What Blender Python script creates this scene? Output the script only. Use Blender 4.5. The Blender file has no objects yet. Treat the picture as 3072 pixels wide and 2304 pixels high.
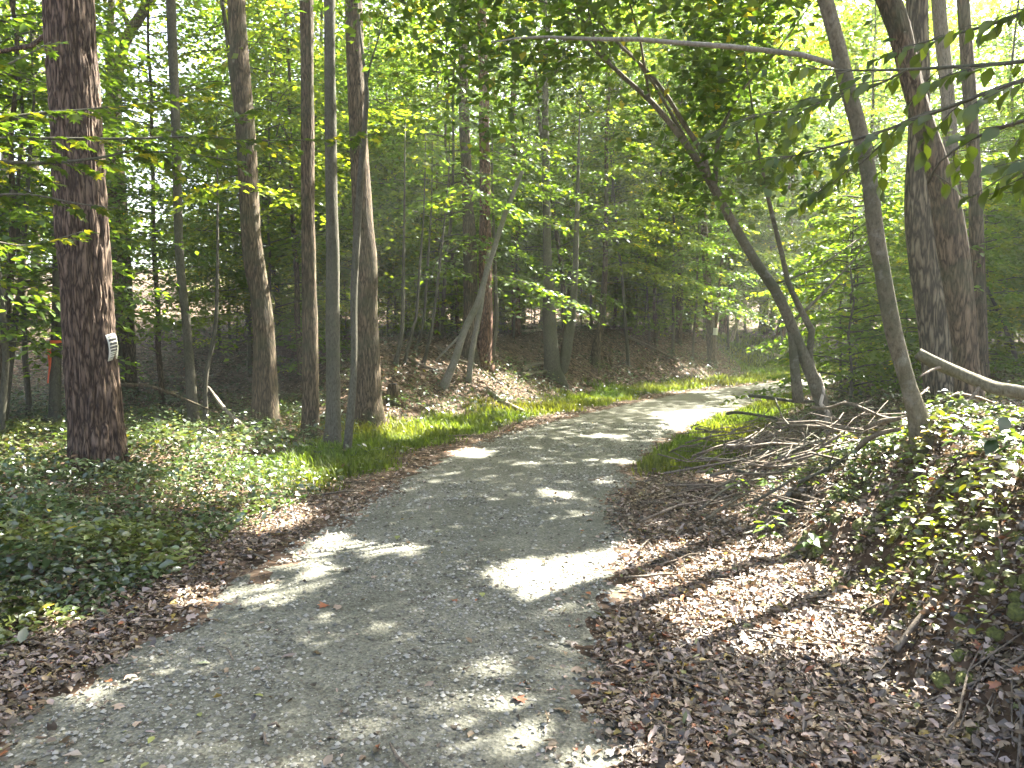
import bpy, math, random
import numpy as np

# ------------------------------------------------------------------ camera, sky, sun, exposure
SC = bpy.context.scene
COL = SC.collection
CAM_H, FPX, PITCH = 1.65, 760.0, math.radians(3.69)
cam_data = bpy.data.cameras.new('camera')
cam_data.sensor_width = 36.0
cam_data.lens = FPX / 1024.0 * 36.0
cam_data.clip_start, cam_data.clip_end = 0.05, 1500.0
cam = bpy.data.objects.new('camera', cam_data)
COL.objects.link(cam)
cam.location = (0.0, 0.0, CAM_H)
cam.rotation_euler = (math.pi / 2 - PITCH, 0.0, 0.0)
SC.camera = cam

SUN_AZ, SUN_EL = math.radians(46.0), math.radians(49.0)      # azimuth measured from +Y towards +X
SUN = np.array([math.sin(SUN_AZ) * math.cos(SUN_EL), math.cos(SUN_AZ) * math.cos(SUN_EL), math.sin(SUN_EL)])
world = bpy.data.worlds.new('World')
SC.world = world
world.use_nodes = True
wn, wl = world.node_tree.nodes, world.node_tree.links
sky = wn.new('ShaderNodeTexSky')
sky.sky_type = 'NISHITA'
sky.sun_disc = False
sky.sun_elevation = SUN_EL
sky.sun_rotation = SUN_AZ
sky.air_density, sky.dust_density, sky.ozone_density = 0.55, 5.0, 0.0
bg = wn['Background']
bg.inputs['Strength'].default_value = 0.075
wl.new(sky.outputs[0], bg.inputs['Color'])

sun_data = bpy.data.lights.new('sun', 'SUN')
sun_data.energy = 5.0
sun_data.angle = math.radians(0.5)
sun_data.color = (1.0, 0.95, 0.86)
sun = bpy.data.objects.new('sun', sun_data)
COL.objects.link(sun)
from mathutils import Vector, Matrix
sun.rotation_euler = Vector((-SUN[0], -SUN[1], -SUN[2])).to_track_quat('-Z', 'Y').to_euler()
sun.location = (10, 30, 60)

SC.view_settings.view_transform = 'Standard'
SC.view_settings.look = 'None'
SC.view_settings.gamma = 1.0
SC.view_settings.use_curve_mapping = False
SC.view_settings.exposure = 3.8
cy = SC.cycles
SC.render.engine = 'CYCLES'
cy.max_bounces, cy.diffuse_bounces, cy.glossy_bounces, cy.transmission_bounces, cy.transparent_max_bounces, cy.volume_bounces = 8, 5, 2, 6, 4, 0
cy.caustics_reflective = cy.caustics_refractive = False
cy.use_denoising = True
cy.denoiser = "OPENIMAGEDENOISE"
cy.denoising_input_passes = "RGB_ALBEDO_NORMAL"
cy.sample_clamp_indirect = 6.0

RNG = np.random.default_rng(11)
random.seed(11)
# ------------------------------------------------------------------ noise and terrain
def _h(ix, iy, iz, seed):
    n = (ix * 374761393 + iy * 668265263 + iz * 1442695041 + seed * 974634541) & 0xFFFFFFFF
    n = ((n ^ (n >> 13)) * 1274126177) & 0xFFFFFFFF
    n = ((n ^ (n >> 16)) * 2246822519) & 0xFFFFFFFF
    return ((n ^ (n >> 15)) & 0xFFFF) / 65535.0

def vnoise(x, y, z=0.0, seed=0):
    """smooth value noise in 0..1"""
    x, y, z = np.broadcast_arrays(np.asarray(x, float), np.asarray(y, float), np.asarray(z, float))
    fx, fy, fz = np.floor(x), np.floor(y), np.floor(z)
    ix, iy, iz = fx.astype(np.int64), fy.astype(np.int64), fz.astype(np.int64)
    u, v, w = x - fx, y - fy, z - fz
    u, v, w = u * u * (3 - 2 * u), v * v * (3 - 2 * v), w * w * (3 - 2 * w)
    r = 0.0
    for a in (0, 1):
        for b in (0, 1):
            for c in (0, 1):
                r = r + _h(ix + a, iy + b, iz + c, seed) * (u if a else 1 - u) * (v if b else 1 - v) * (w if c else 1 - w)
    return r

def fbm(x, y, z=0.0, seed=0, oct=3):
    r, a, t = 0.0, 1.0, 0.0
    x, y, z = np.asarray(x, float), np.asarray(y, float), np.asarray(z, float)
    for o in range(oct):
        r = r + a * vnoise(x * 2 ** o, y * 2 ** o, z * 2 ** o, seed + o * 7)
        t += a
        a *= 0.5
    return r / t

def sstep(t):
    t = np.clip(t, 0.0, 1.0)
    return t * t * (3 - 2 * t)

ROAD = np.array([(-1.35, -8), (-1.1, 0), (-.78, 4), (-.45, 5.85), (-.1, 8.1), (.28, 10), (.95, 11.8), (2.05, 14.3), (3.5, 16.8), (5.8, 20.7),
                 (9.15, 24.7), (11.2, 27), (14, 30), (17.5, 33), (23, 35.5), (32, 38), (60, 43)], float)
FOOT = np.array([(-80, 20), (-30, 17), (-12, 16.2), (-6, 15), (-3.6, 13.2), (-2.1, 12.7), (-.9, 14.8), (.6, 17.5), (2.4, 21.5), (4.4, 23.6), (6.8, 26.2),
                 (9.0, 29.3), (11, 33), (15, 37), (20, 41), (30, 44), (60, 50), (120, 60)], float)

def side_dist(P, x, y):
    """signed distance to a polyline, positive to the left of its direction; also the nearest point's arc position"""
    x, y = np.asarray(x, float), np.asarray(y, float)
    best = np.full(x.shape, 1e9)
    sgn = np.zeros(x.shape)
    arc = np.zeros(x.shape)
    acc = 0.0
    for (ax, ay), (bx, by) in zip(P[:-1], P[1:]):
        dx, dy = bx - ax, by - ay
        L = math.hypot(dx, dy)
        t = np.clip(((x - ax) * dx + (y - ay) * dy) / (L * L), 0, 1)
        qx, qy = x - ax - t * dx, y - ay - t * dy
        d = np.hypot(qx, qy)
        cr = dx * (y - ay) - dy * (x - ax)
        m = d < best
        best = np.where(m, d, best)
        sgn = np.where(m, np.where(cr >= 0, 1.0, -1.0), sgn)
        arc = np.where(m, acc + t * L, arc)
        acc += L
    return best * sgn, arc

HW = 1.31
def road_side(x, y):
    """metres beyond the road edge on the left (>0 outside) and on the right"""
    s, arc = side_dist(ROAD, x, y)
    return s - HW, -s - HW, arc

def height(x, y):
    x, y = np.asarray(x, float), np.asarray(y, float)
    lft, rgt, arc = road_side(x, y)
    f, _ = side_dist(FOOT, x, y)
    # left: verge, then the cut bank / wooded slope
    w = 3.2 + 6.5 * sstep((-2.5 - x) / 4.0)
    H = 1.55 + 0.15 * np.sin(x * 0.35)
    zl = np.where(f > 0, H * sstep(f / w) ** 0.85 + (0.035 + 0.03 * sstep((-3 - x) / 8)) * np.clip(f - w * .8, 0, 40), 0.0)
    zl = zl + 0.10 * np.clip(f - 22, 0, 70) * (f > 0)
    zl = zl + 0.10 * sstep((lft - 0.2) / 3.0) * (lft > 0)
    # right: litter strip, steep earth bank, plateau
    near = 1 - sstep((y - 5.0) / 2.6)
    foot_r = 0.75 + 0.62 * sstep((7.2 - y) / 2.2) + 0.25 * (vnoise(y * 1.3, 3.1, 0, 5) - .5)
    wid = 0.95 * near + (3.1 - 1.0 * sstep((y - 12.5) / 3.5)) * (1 - near)
    Hr = 0.90 + 0.06 * near
    lump = (vnoise(x * 2.2, y * 2.2, 0, 9) - .5) * 0.36 * near
    t = (rgt - foot_r + lump) / wid
    zr = Hr * sstep(t) ** 0.8 + 0.06 * np.clip(rgt - foot_r - wid, 0, 6) - 0.012 * np.clip(rgt - 10, 0, 60)
    z = np.where(lft > 0, zl, 0.0) + np.where(rgt > 0, zr * (f < 0), 0.0) + np.where((rgt > 0) & (f > 0), zl, 0.0)
    out = sstep((np.maximum(lft, rgt) - 0.15) / 0.6)
    z = z + out * ((fbm(x * .6, y * .6, 0, 1) - .5) * 0.22 + (fbm(x * 3, y * 3, 0, 2) - .5) * 0.07)
    z = z + (1 - out) * (fbm(x * .9, y * .9, 0, 3) - .5) * 0.03
    # slight crown of the road: worn wheel ruts
    c = np.clip(1 - (lft + HW) ** 2 / (HW * HW), 0, 1)
    return z + 0.02 * c + near * (rgt > 1.2) * ((fbm(x * 2.6, y * 2.6, 0, 12) - .5) * 0.30 + (fbm(x * 7, y * 7, 0, 13, 2) - .5) * 0.12) * sstep((rgt - 1.2) / .5)

def hz(x, y):
    return float(height(np.array([x]), np.array([y]))[0])
# positions in metres: x, y, z and radius of each point along a stem
DATA = {
    'oak': [[-4.559, 8.318, 0.111, 0.3091], [-4.584, 8.318, 0.549, 0.2888], [-4.59, 8.318, 0.958, 0.2787], [-4.613, 8.318, 1.466, 0.266], [-4.641, 8.318, 2.769, 0.2584], [-4.671, 8.318, 3.996, 0.2483], [-4.701, 8.318, 5.201, 0.2432]],
    'second': [[-8.909, 17.5, 0.495, 0.2452], [-9.019, 17.693, 2.438, 0.2263], [-9.204, 17.955, 5.131, 0.2078], [-9.327, 18.109, 6.758, 0.1875], [-9.144, 18.252, 8.284, 0.1334], [-8.477, 18.363, 9.488, 0.1007]],
    'slim': [[-5.444, 12.936, 0.081, 0.1024], [-5.489, 12.936, 1.049, 0.0788], [-5.528, 12.936, 1.945, 0.0709], [-5.608, 12.936, 2.98, 0.067], [-5.608, 12.936, 5.17, 0.0709], [-5.636, 12.936, 7.172, 0.0709]],
    'stems_a': [[-5.109, 12.618, 0.12, 0.0423], [-5.097, 12.618, 0.91, 0.0384], [-4.983, 12.618, 1.425, 0.0346], [-4.894, 12.618, 1.938, 0.0307], [-4.847, 12.618, 2.894, 0.0231]],
    'four': [[-4.12, 12.617, 0.104, 0.2459], [-4.117, 12.617, 0.601, 0.2075], [-4.12, 12.617, 1.938, 0.1614], [-4.271, 12.617, 3.098, 0.1537], [-4.323, 12.617, 4.839, 0.1537], [-4.422, 12.617, 6.433, 0.1383], [-4.445, 12.617, 7.036, 0.1306]],
    'five': [[-3.087, 11.574, 0.089, 0.148], [-3.086, 11.574, 0.545, 0.1269], [-3.063, 11.574, 1.914, 0.1093], [-3.075, 11.574, 2.84, 0.1022], [-3.039, 11.574, 5.703, 0.0987], [-3.038, 11.574, 6.59, 0.0987]],
    'six': [[-2.585, 10.828, 0.029, 0.1319], [-2.566, 10.828, 0.417, 0.1055], [-2.551, 10.828, 1.411, 0.0956], [-2.537, 10.828, 2.763, 0.089], [-2.535, 10.828, 4.597, 0.0824], [-2.522, 10.828, 6.272, 0.0758]],
    'sapling': [[-2.253, 10.248, 0.04, 0.0562], [-2.166, 10.248, 0.842, 0.0531], [-2.127, 10.248, 1.467, 0.0406], [-2.116, 10.248, 2.292, 0.0437], [-2.018, 10.248, 3.637, 0.0468], [-1.967, 10.248, 4.24, 0.0375], [-1.917, 10.248, 4.84, 0.0281], [-1.949, 10.248, 5.197, 0.0187]],
    'eight': [[-2.459, 12.948, 0.12, 0.276], [-2.468, 12.948, 0.652, 0.2208], [-2.459, 12.948, 1.364, 0.1972], [-2.468, 12.948, 1.945, 0.1853], [-2.486, 12.948, 2.981, 0.1814], [-2.561, 12.948, 5.052, 0.1499], [-2.597, 12.948, 6.432, 0.142], [-2.618, 12.948, 7.177, 0.1341]],
    'edge': [[-8.095, 11.995, 0.099, 0.0658], [-7.942, 11.995, 1.093, 0.0548], [-7.813, 11.995, 1.894, 0.0511], [-7.699, 11.995, 2.545, 0.0438], [-7.531, 11.995, 3.975, 0.0329]],
    'ten': [[-7.529, 12.44, 0.157, 0.0985], [-7.459, 12.44, 1.375, 0.0833], [-7.393, 12.44, 2.481, 0.0758], [-7.349, 12.44, 4.794, 0.0644], [-7.309, 12.44, 6.96, 0.053]],
    'fa': [[-18.064, 29.0, 2.206, 0.212], [-18.001, 29.0, 4.632, 0.1766], [-17.878, 29.0, 8.981, 0.1413], [-17.76, 29.0, 14.029, 0.1148]],
    'fb': [[-21.094, 33.0, 2.821, 0.1508], [-21.042, 33.0, 5.043, 0.1307], [-20.877, 33.0, 9.992, 0.1106], [-20.677, 33.0, 15.736, 0.0905]],
    'fc': [[-17.905, 27.0, 2.82, 0.1809], [-17.799, 27.0, 5.281, 0.1645], [-17.562, 27.0, 10.054, 0.1398], [-17.413, 27.0, 13.175, 0.1151]],
    'red': [[-0.728, 18.374, 0.964, 0.2238], [-0.671, 18.374, 1.467, 0.1735], [-0.625, 18.374, 2.069, 0.1511], [-0.643, 18.374, 3.539, 0.1455], [-0.658, 18.374, 6.618, 0.1231], [-0.717, 18.374, 9.493, 0.1007]],
    'dark': [[-1.047, 18.295, 1.134, 0.1894], [-0.998, 18.295, 2.465, 0.1616], [-0.995, 18.295, 3.169, 0.156], [-1.075, 18.295, 5.553, 0.1337], [-1.124, 18.295, 6.992, 0.1226], [-1.146, 18.295, 9.459, 0.1003]],
    'lean': [[-1.457, 16.124, 0.566, 0.0864], [-1.188, 16.124, 1.196, 0.0786], [-1.009, 16.124, 1.734, 0.0707], [-0.723, 16.124, 2.339, 0.0668], [-0.526, 16.124, 2.989, 0.0589], [-0.155, 16.124, 4.135, 0.0511], [0.213, 16.124, 5.061, 0.0393]],
    'lean2': [[-0.975, 17.0, 0.632, 0.0673], [-0.89, 17.0, 1.347, 0.0621], [-0.743, 17.0, 2.037, 0.057], [-0.659, 17.0, 2.55, 0.0518], [-0.513, 17.0, 3.53, 0.0414]],
    'lean3': [[-0.569, 19.046, 0.974, 0.0696], [-0.452, 19.046, 1.507, 0.058], [-0.393, 19.046, 2.084, 0.058], [-0.415, 19.046, 3.071, 0.0464], [-0.459, 19.046, 4.438, 0.0348]],
    'ba': [[-2.434, 15.853, 1.029, 0.0483], [-2.333, 15.853, 1.492, 0.0435], [-2.27, 15.853, 2.069, 0.0386], [-2.241, 15.853, 3.213, 0.029]],
    'bb': [[-2.291, 16.207, 1.075, 0.0346], [-2.087, 16.207, 1.853, 0.0296], [-2.025, 16.207, 2.147, 0.0296], [-1.938, 16.207, 3.248, 0.0247]],
    'bc': [[-2.195, 17.255, 1.321, 0.0368], [-2.055, 17.255, 1.688, 0.0315], [-1.978, 17.255, 2.21, 0.0315], [-1.886, 17.255, 3.352, 0.0263]],
    'bd': [[-1.939, 16.665, 1.028, 0.0406], [-1.814, 16.665, 1.525, 0.0355], [-1.709, 16.665, 2.09, 0.0305], [-1.571, 16.665, 3.194, 0.0254]],
    'be': [[-2.406, 24.0, 1.761, 0.0877], [-2.387, 24.0, 2.574, 0.0731], [-2.359, 24.0, 4.591, 0.0585]],
    'twin': [[1.135, 20.899, 0.487, 0.2419], [1.055, 20.899, 1.442, 0.1846], [1.027, 20.899, 2.126, 0.1719], [0.973, 20.899, 3.385, 0.1273], [0.926, 20.899, 6.564, 0.1018]],
    'e18': [[2.563, 23.635, 0.811, 0.1584], [2.645, 23.635, 1.472, 0.1296], [2.783, 23.635, 2.189, 0.1008], [2.86, 23.635, 3.414, 0.0792], [2.896, 23.635, 5.952, 0.0648]],
    'notice': [[7.658, 29.159, 0.544, 0.1954], [7.597, 29.159, 2.05, 0.1599], [7.493, 29.159, 2.984, 0.151], [7.309, 29.159, 5.571, 0.1332], [7.17, 29.159, 9.875, 0.1154]],
    'n2': [[6.388, 29.172, 1.36, 0.1422], [6.393, 29.172, 2.244, 0.1244], [6.418, 29.172, 2.984, 0.1244], [6.386, 29.172, 6.441, 0.1066], [6.325, 29.172, 10.73, 0.0888]],
    'n3': [[5.793, 27.422, 0.961, 0.0668], [5.795, 27.422, 2.043, 0.0501], [5.789, 27.422, 3.696, 0.0501], [5.761, 27.422, 6.966, 0.0418]],
    'pole': [[10.113, 35.152, 1.322, 0.0964], [10.394, 35.152, 2.281, 0.0856], [10.716, 35.152, 3.258, 0.0749]],
    'farred': [[0.13, 23.791, 1.673, 0.1449], [0.115, 23.791, 2.709, 0.1232], [0.086, 23.791, 4.849, 0.1087], [0.057, 23.791, 7.664, 0.0942]],
    'curved': [[3.659, 8.8, 0.648, 0.081], [3.5, 8.739, 1.057, 0.0693], [3.244, 8.659, 1.59, 0.0642], [3.105, 8.615, 1.878, 0.0595], [2.93, 8.567, 2.186, 0.057], [2.668, 8.514, 2.525, 0.0523], [2.384, 8.446, 2.952, 0.0475], [2.143, 8.384, 3.335, 0.0429], [1.83, 8.316, 3.752, 0.0362], [1.466, 8.252, 4.137, 0.0296], [1.213, 8.218, 4.337, 0.0252], [0.784, 8.156, 4.7, 0.0188]],
    'r2': [[2.965, 5.43, 0.847, 0.086], [2.899, 5.419, 1.066, 0.0627], [2.826, 5.408, 1.28, 0.0511], [2.699, 5.389, 1.662, 0.0542], [2.596, 5.367, 2.096, 0.0507], [2.519, 5.35, 2.424, 0.0521], [2.464, 5.334, 2.738, 0.0487], [2.368, 5.316, 3.097, 0.0518], [2.267, 5.3, 3.401, 0.0533], [2.21, 5.289, 3.603, 0.0483], [2.11, 5.274, 3.901, 0.0482]],
    'r4': [[4.354, 7.216, 0.895, 0.1279], [4.312, 7.216, 1.315, 0.1023], [4.29, 7.216, 1.534, 0.1066], [4.157, 7.216, 2.392, 0.1236], [4.015, 7.216, 3.049, 0.1109], [3.807, 7.216, 3.686, 0.0981], [3.677, 7.216, 4.093, 0.0938], [3.566, 7.216, 4.481, 0.0981], [3.464, 7.216, 4.73, 0.0981]],
    'r3': [[4.877, 8.6, 0.945, 0.1729], [4.799, 8.6, 1.355, 0.1572], [4.747, 8.6, 1.773, 0.1572], [4.606, 8.6, 2.534, 0.1414], [4.515, 8.6, 3.215, 0.131], [4.511, 8.6, 4.076, 0.1152], [4.443, 8.6, 5.321, 0.1152]],
    'r5': [[7.081, 12.0, 0.74, 0.132], [6.949, 12.0, 2.884, 0.1194], [6.761, 12.0, 5.035, 0.1069], [6.533, 12.0, 6.772, 0.1006]],
    'r6': [[5.777, 9.3, 0.797, 0.0926], [5.734, 9.3, 1.331, 0.0779], [5.662, 9.3, 2.422, 0.0731], [5.528, 9.3, 4.001, 0.0779], [5.463, 9.3, 4.653, 0.0779], [5.354, 9.3, 5.62, 0.0731]],
    'r7': [[7.477, 11.17, 0.981, 0.0408], [7.332, 11.17, 1.505, 0.0306], [7.071, 11.17, 2.08, 0.0238], [6.852, 11.17, 2.484, 0.017]],
    'second_fork': [[-9.327, 18.107, 6.736, 0.1213], [-9.413, 18.241, 8.175, 0.0944], [-9.4, 18.363, 9.488, 0.0783]],
    'sapling_fork': [[-1.942, 10.248, 4.81, 0.0187], [-1.883, 10.248, 5.138, 0.0156], [-1.769, 10.248, 5.494, 0.0094]],
    'twin_b': [[1.198, 20.899, 0.526, 0.1528], [1.401, 20.899, 0.743, 0.1528], [1.575, 20.899, 1.696, 0.1337], [1.636, 20.899, 2.126, 0.1146], [1.719, 20.899, 3.21, 0.0891], [1.762, 20.899, 4.709, 0.0636]],
    'curved_left': [[3.312, 8.766, 0.878, 0.0657], [3.25, 8.711, 1.245, 0.0544], [3.2, 8.667, 1.538, 0.0476], [3.155, 8.631, 1.774, 0.0431]],
    'curved_c': [[3.52, 8.737, 1.073, 0.0393], [3.396, 8.687, 1.405, 0.0369], [3.397, 8.641, 1.706, 0.0367], [3.246, 8.604, 1.95, 0.0344], [3.08, 8.556, 2.258, 0.0299], [3.002, 8.514, 2.525, 0.0276], [2.802, 8.417, 3.132, 0.021], [2.666, 8.339, 3.611, 0.0146]],
    'curved_b': [[2.159, 8.388, 3.316, 0.0293], [2.068, 8.343, 3.587, 0.0292], [1.821, 8.287, 3.925, 0.0248], [1.677, 8.252, 4.137, 0.0227], [1.455, 8.208, 4.396, 0.0205], [1.083, 8.155, 4.708, 0.0143]],
    'curved_d': [[2.215, 8.402, 3.229, 0.0231], [2.211, 8.324, 3.705, 0.0229], [2.315, 8.274, 4.008, 0.0186], [2.469, 8.229, 4.274, 0.0144], [2.757, 8.175, 4.589, 0.0082]],
    'curved_e': [[3.204, 8.623, 1.826, 0.0194], [3.477, 8.58, 2.104, 0.015], [3.785, 8.524, 2.46, 0.0085]],
    'curved_f': [[2.913, 8.563, 2.212, 0.015], [3.1, 8.554, 2.268, 0.0107], [3.448, 8.53, 2.425, 0.0064]],
    'top_branch': [[2.242, 5.297, 3.465, 0.0198], [2.12, 5.295, 3.507, 0.0185], [1.961, 5.292, 3.549, 0.0172], [1.677, 5.291, 3.582, 0.0172], [1.362, 5.289, 3.609, 0.0172], [1.111, 5.288, 3.627, 0.0158], [0.859, 5.287, 3.648, 0.0145], [0.608, 5.287, 3.648, 0.0132], [0.42, 5.287, 3.654, 0.0119], [0.232, 5.286, 3.663, 0.0092], [0.044, 5.287, 3.657, 0.0066], [-0.144, 5.288, 3.627, 0.004]],
    'oak_limb': [[-4.634, 8.318, 5.009, 0.0355], [-4.91, 8.318, 4.885, 0.0279], [-5.113, 8.318, 4.731, 0.0253], [-5.461, 8.318, 4.664, 0.0203], [-5.766, 8.318, 4.481, 0.0152]],
    'notice_fork': [[7.643, 29.159, 1.449, 0.0799], [7.774, 29.159, 2.05, 0.0799], [7.882, 29.159, 2.984, 0.071], [7.996, 29.159, 4.526, 0.0533]],
    'lean_twig': [[-1.009, 16.124, 1.734, 0.0295], [-1.433, 16.124, 1.294, 0.0246], [-1.631, 16.124, 1.097, 0.0196]],
    'FALLEN': [[[3.017, 8.274, 0.665, 0.0193], [3.087, 7.54, 0.735, 0.0173], [3.102, 6.807, 0.802, 0.0131], [2.914, 6.074, 0.864, 0.0094]], [[2.485, 8.805, 0.355, 0.0246], [2.777, 8.885, 0.357, 0.0244], [3.015, 8.965, 0.432, 0.0206], [3.228, 9.045, 0.508, 0.0167]], [[2.098, 8.538, 0.263, 0.0199], [2.322, 8.508, 0.247, 0.0203], [2.585, 8.479, 0.246, 0.0178], [2.737, 8.449, 0.298, 0.0154], [2.94, 8.419, 0.425, 0.013]], [[2.093, 7.363, 0.377, 0.0183], [2.194, 7.187, 0.349, 0.0183], [2.343, 7.012, 0.358, 0.0157], [2.47, 6.836, 0.413, 0.0133], [2.49, 6.66, 0.498, 0.011]], [[3.108, 10.92, 0.517, 0.0204], [3.1, 10.37, 0.591, 0.0198], [3.265, 9.82, 0.6, 0.0165], [3.319, 9.27, 0.614, 0.0135], [3.208, 8.72, 0.591, 0.0108]], [[3.084, 9.86, 0.863, 0.0199], [3.257, 9.493, 0.862, 0.0204], [3.423, 9.126, 0.856, 0.0181], [3.634, 8.76, 0.881, 0.016], [3.75, 8.393, 0.873, 0.0139], [3.843, 8.026, 0.868, 0.012], [3.927, 7.66, 0.88, 0.0102]], [[2.804, 7.081, 0.972, 0.0132], [2.772, 6.627, 1.015, 0.0126], [2.719, 6.173, 1.098, 0.0104], [2.647, 5.72, 1.102, 0.0083], [2.531, 5.266, 1.104, 0.0065]], [[2.547, 7.219, 0.472, 0.0179], [2.874, 7.324, 0.596, 0.0164], [3.092, 7.43, 0.629, 0.0122]], [[2.527, 6.487, 0.612, 0.0151], [2.678, 6.433, 0.724, 0.0135], [2.776, 6.379, 0.814, 0.0098]], [[2.45, 6.432, 0.392, 0.017], [2.605, 6.339, 0.503, 0.0151], [2.744, 6.246, 0.61, 0.0109]], [[1.484, 5.712, 0.255, 0.0115], [1.783, 6.149, 0.278, 0.0112], [2.119, 6.587, 0.298, 0.0088]], [[1.854, 6.776, 0.281, 0.0126], [2.051, 6.934, 0.328, 0.0117], [2.233, 7.091, 0.355, 0.0088]], [[1.685, 5.777, 0.333, 0.0081], [1.863, 5.932, 0.336, 0.0075], [1.98, 6.087, 0.326, 0.0056]], [[1.868, 5.852, 0.249, 0.0091], [2.031, 6.092, 0.271, 0.0085], [2.152, 6.333, 0.247, 0.0065]], [[1.705, 5.527, 0.183, 0.0086], [1.948, 5.803, 0.166, 0.0081], [2.156, 6.078, 0.185, 0.0063]], [[2.85, 6.223, 0.715, 0.0232], [2.839, 6.014, 0.823, 0.0221], [2.869, 5.805, 0.908, 0.0178], [2.874, 5.597, 0.953, 0.0138]], [[2.883, 6.154, 0.893, 0.0248], [2.868, 5.828, 0.989, 0.0213], [2.823, 5.502, 1.044, 0.0147]], [[3.086, 8.071, 0.631, 0.01], [2.971, 7.338, 0.653, 0.009], [2.859, 6.605, 0.551, 0.0068], [2.667, 5.871, 0.568, 0.0048]], [[3.204, 9.209, 0.871, 0.0114], [2.89, 8.109, 0.796, 0.0091], [2.567, 7.009, 0.822, 0.0058]], [[1.515, 6.023, 0.257, 0.0112], [1.781, 6.289, 0.359, 0.0115], [2.003, 6.555, 0.368, 0.0101], [2.247, 6.82, 0.349, 0.0084]], [[1.773, 6.724, 0.401, 0.0125], [2.006, 6.937, 0.406, 0.0127], [2.295, 7.15, 0.437, 0.011], [2.502, 7.363, 0.519, 0.0091]], [[2.024, 6.283, 0.258, 0.0127], [2.26, 6.389, 0.349, 0.0117], [2.431, 6.494, 0.422, 0.0087]]],
    'BANK_STICK': [[1.863, 3.599, 0.119, 0.0164], [1.974, 3.646, 0.23, 0.0144], [2.112, 3.713, 0.331, 0.0124]],
    'LOG': [[3.2, 6.0, 1.51, 0.0439], [3.295, 5.95, 1.446, 0.0489], [3.432, 5.9, 1.376, 0.0467], [3.553, 5.8, 1.303, 0.0477], [3.633, 5.7, 1.253, 0.0503], [3.725, 5.6, 1.232, 0.0529], [3.879, 5.5, 1.186, 0.0553], [4.199, 5.3, 1.063, 0.0549]],
    'LOG_STUB': [[3.577, 5.78, 1.275, 0.0158], [3.462, 5.7, 1.183, 0.0139], [3.243, 5.6, 1.047, 0.0102]],
    'LOG_STUB2': [[3.352, 5.92, 1.404, 0.0144], [3.231, 5.85, 1.378, 0.0107], [3.11, 5.8, 1.327, 0.0071]],
    'POLE': [[-5.094, 12.718, 0.779, 0.022], [-4.693, 12.318, 0.474, 0.03], [-4.349, 12.018, 0.267, 0.034], [-3.871, 11.315, 0.124, 0.036]],
    'DARK_BRANCH': [[-6.285, 12.2, 0.852, 0.03], [-5.876, 12.2, 0.837, 0.028], [-5.559, 12.2, 0.74, 0.025], [-5.307, 12.3, 0.604, 0.022], [-4.826, 12.4, 0.375, 0.016]],
    'BANK_POLES': [[[-0.538, 16.956, 0.416, 0.0465], [-0.162, 16.55, 0.192, 0.0454], [0.229, 15.601, 0.075, 0.0428]], [[3.722, 26.51, 1.724, 0.0484], [4.74, 26.501, 1.274, 0.0484], [5.824, 26.556, 0.74, 0.0485]], [[11.252, 35.77, 1.121, 0.0763], [12.145, 36.011, 0.81, 0.0768], [13.066, 36.425, 0.557, 0.0777]], [[0.285, 23.467, 1.773, 0.0429], [0.669, 23.94, 1.804, 0.0437], [1.088, 24.532, 1.823, 0.0448]], [[-2.24, 16.273, 1.172, 0.0297], [-1.898, 16.301, 0.992, 0.0298], [-1.572, 16.525, 0.882, 0.0302]], [[0.288, 19.712, 0.734, 0.06], [0.551, 20.541, 0.846, 0.0626], [0.995, 21.484, 0.861, 0.0654]], [[0.259, 19.336, 0.657, 0.053], [0.666, 20.227, 0.636, 0.0554], [0.993, 20.879, 0.654, 0.0572]], [[-1.789, 17.712, 1.42, 0.027], [-1.291, 17.511, 1.103, 0.0267], [-0.826, 17.841, 0.93, 0.0272]]],
    'STUMP': [-2.245, 14.179, 0.401],
    'VINE': [[3.514, 8.6, 0.606, 0.03], [3.512, 8.55, 0.667, 0.032], [3.551, 8.5, 0.72, 0.03], [3.543, 8.5, 0.782, 0.026], [3.462, 8.5, 0.884, 0.022], [3.517, 8.55, 1.022, 0.018], [3.518, 8.7, 1.205, 0.013]],
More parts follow.
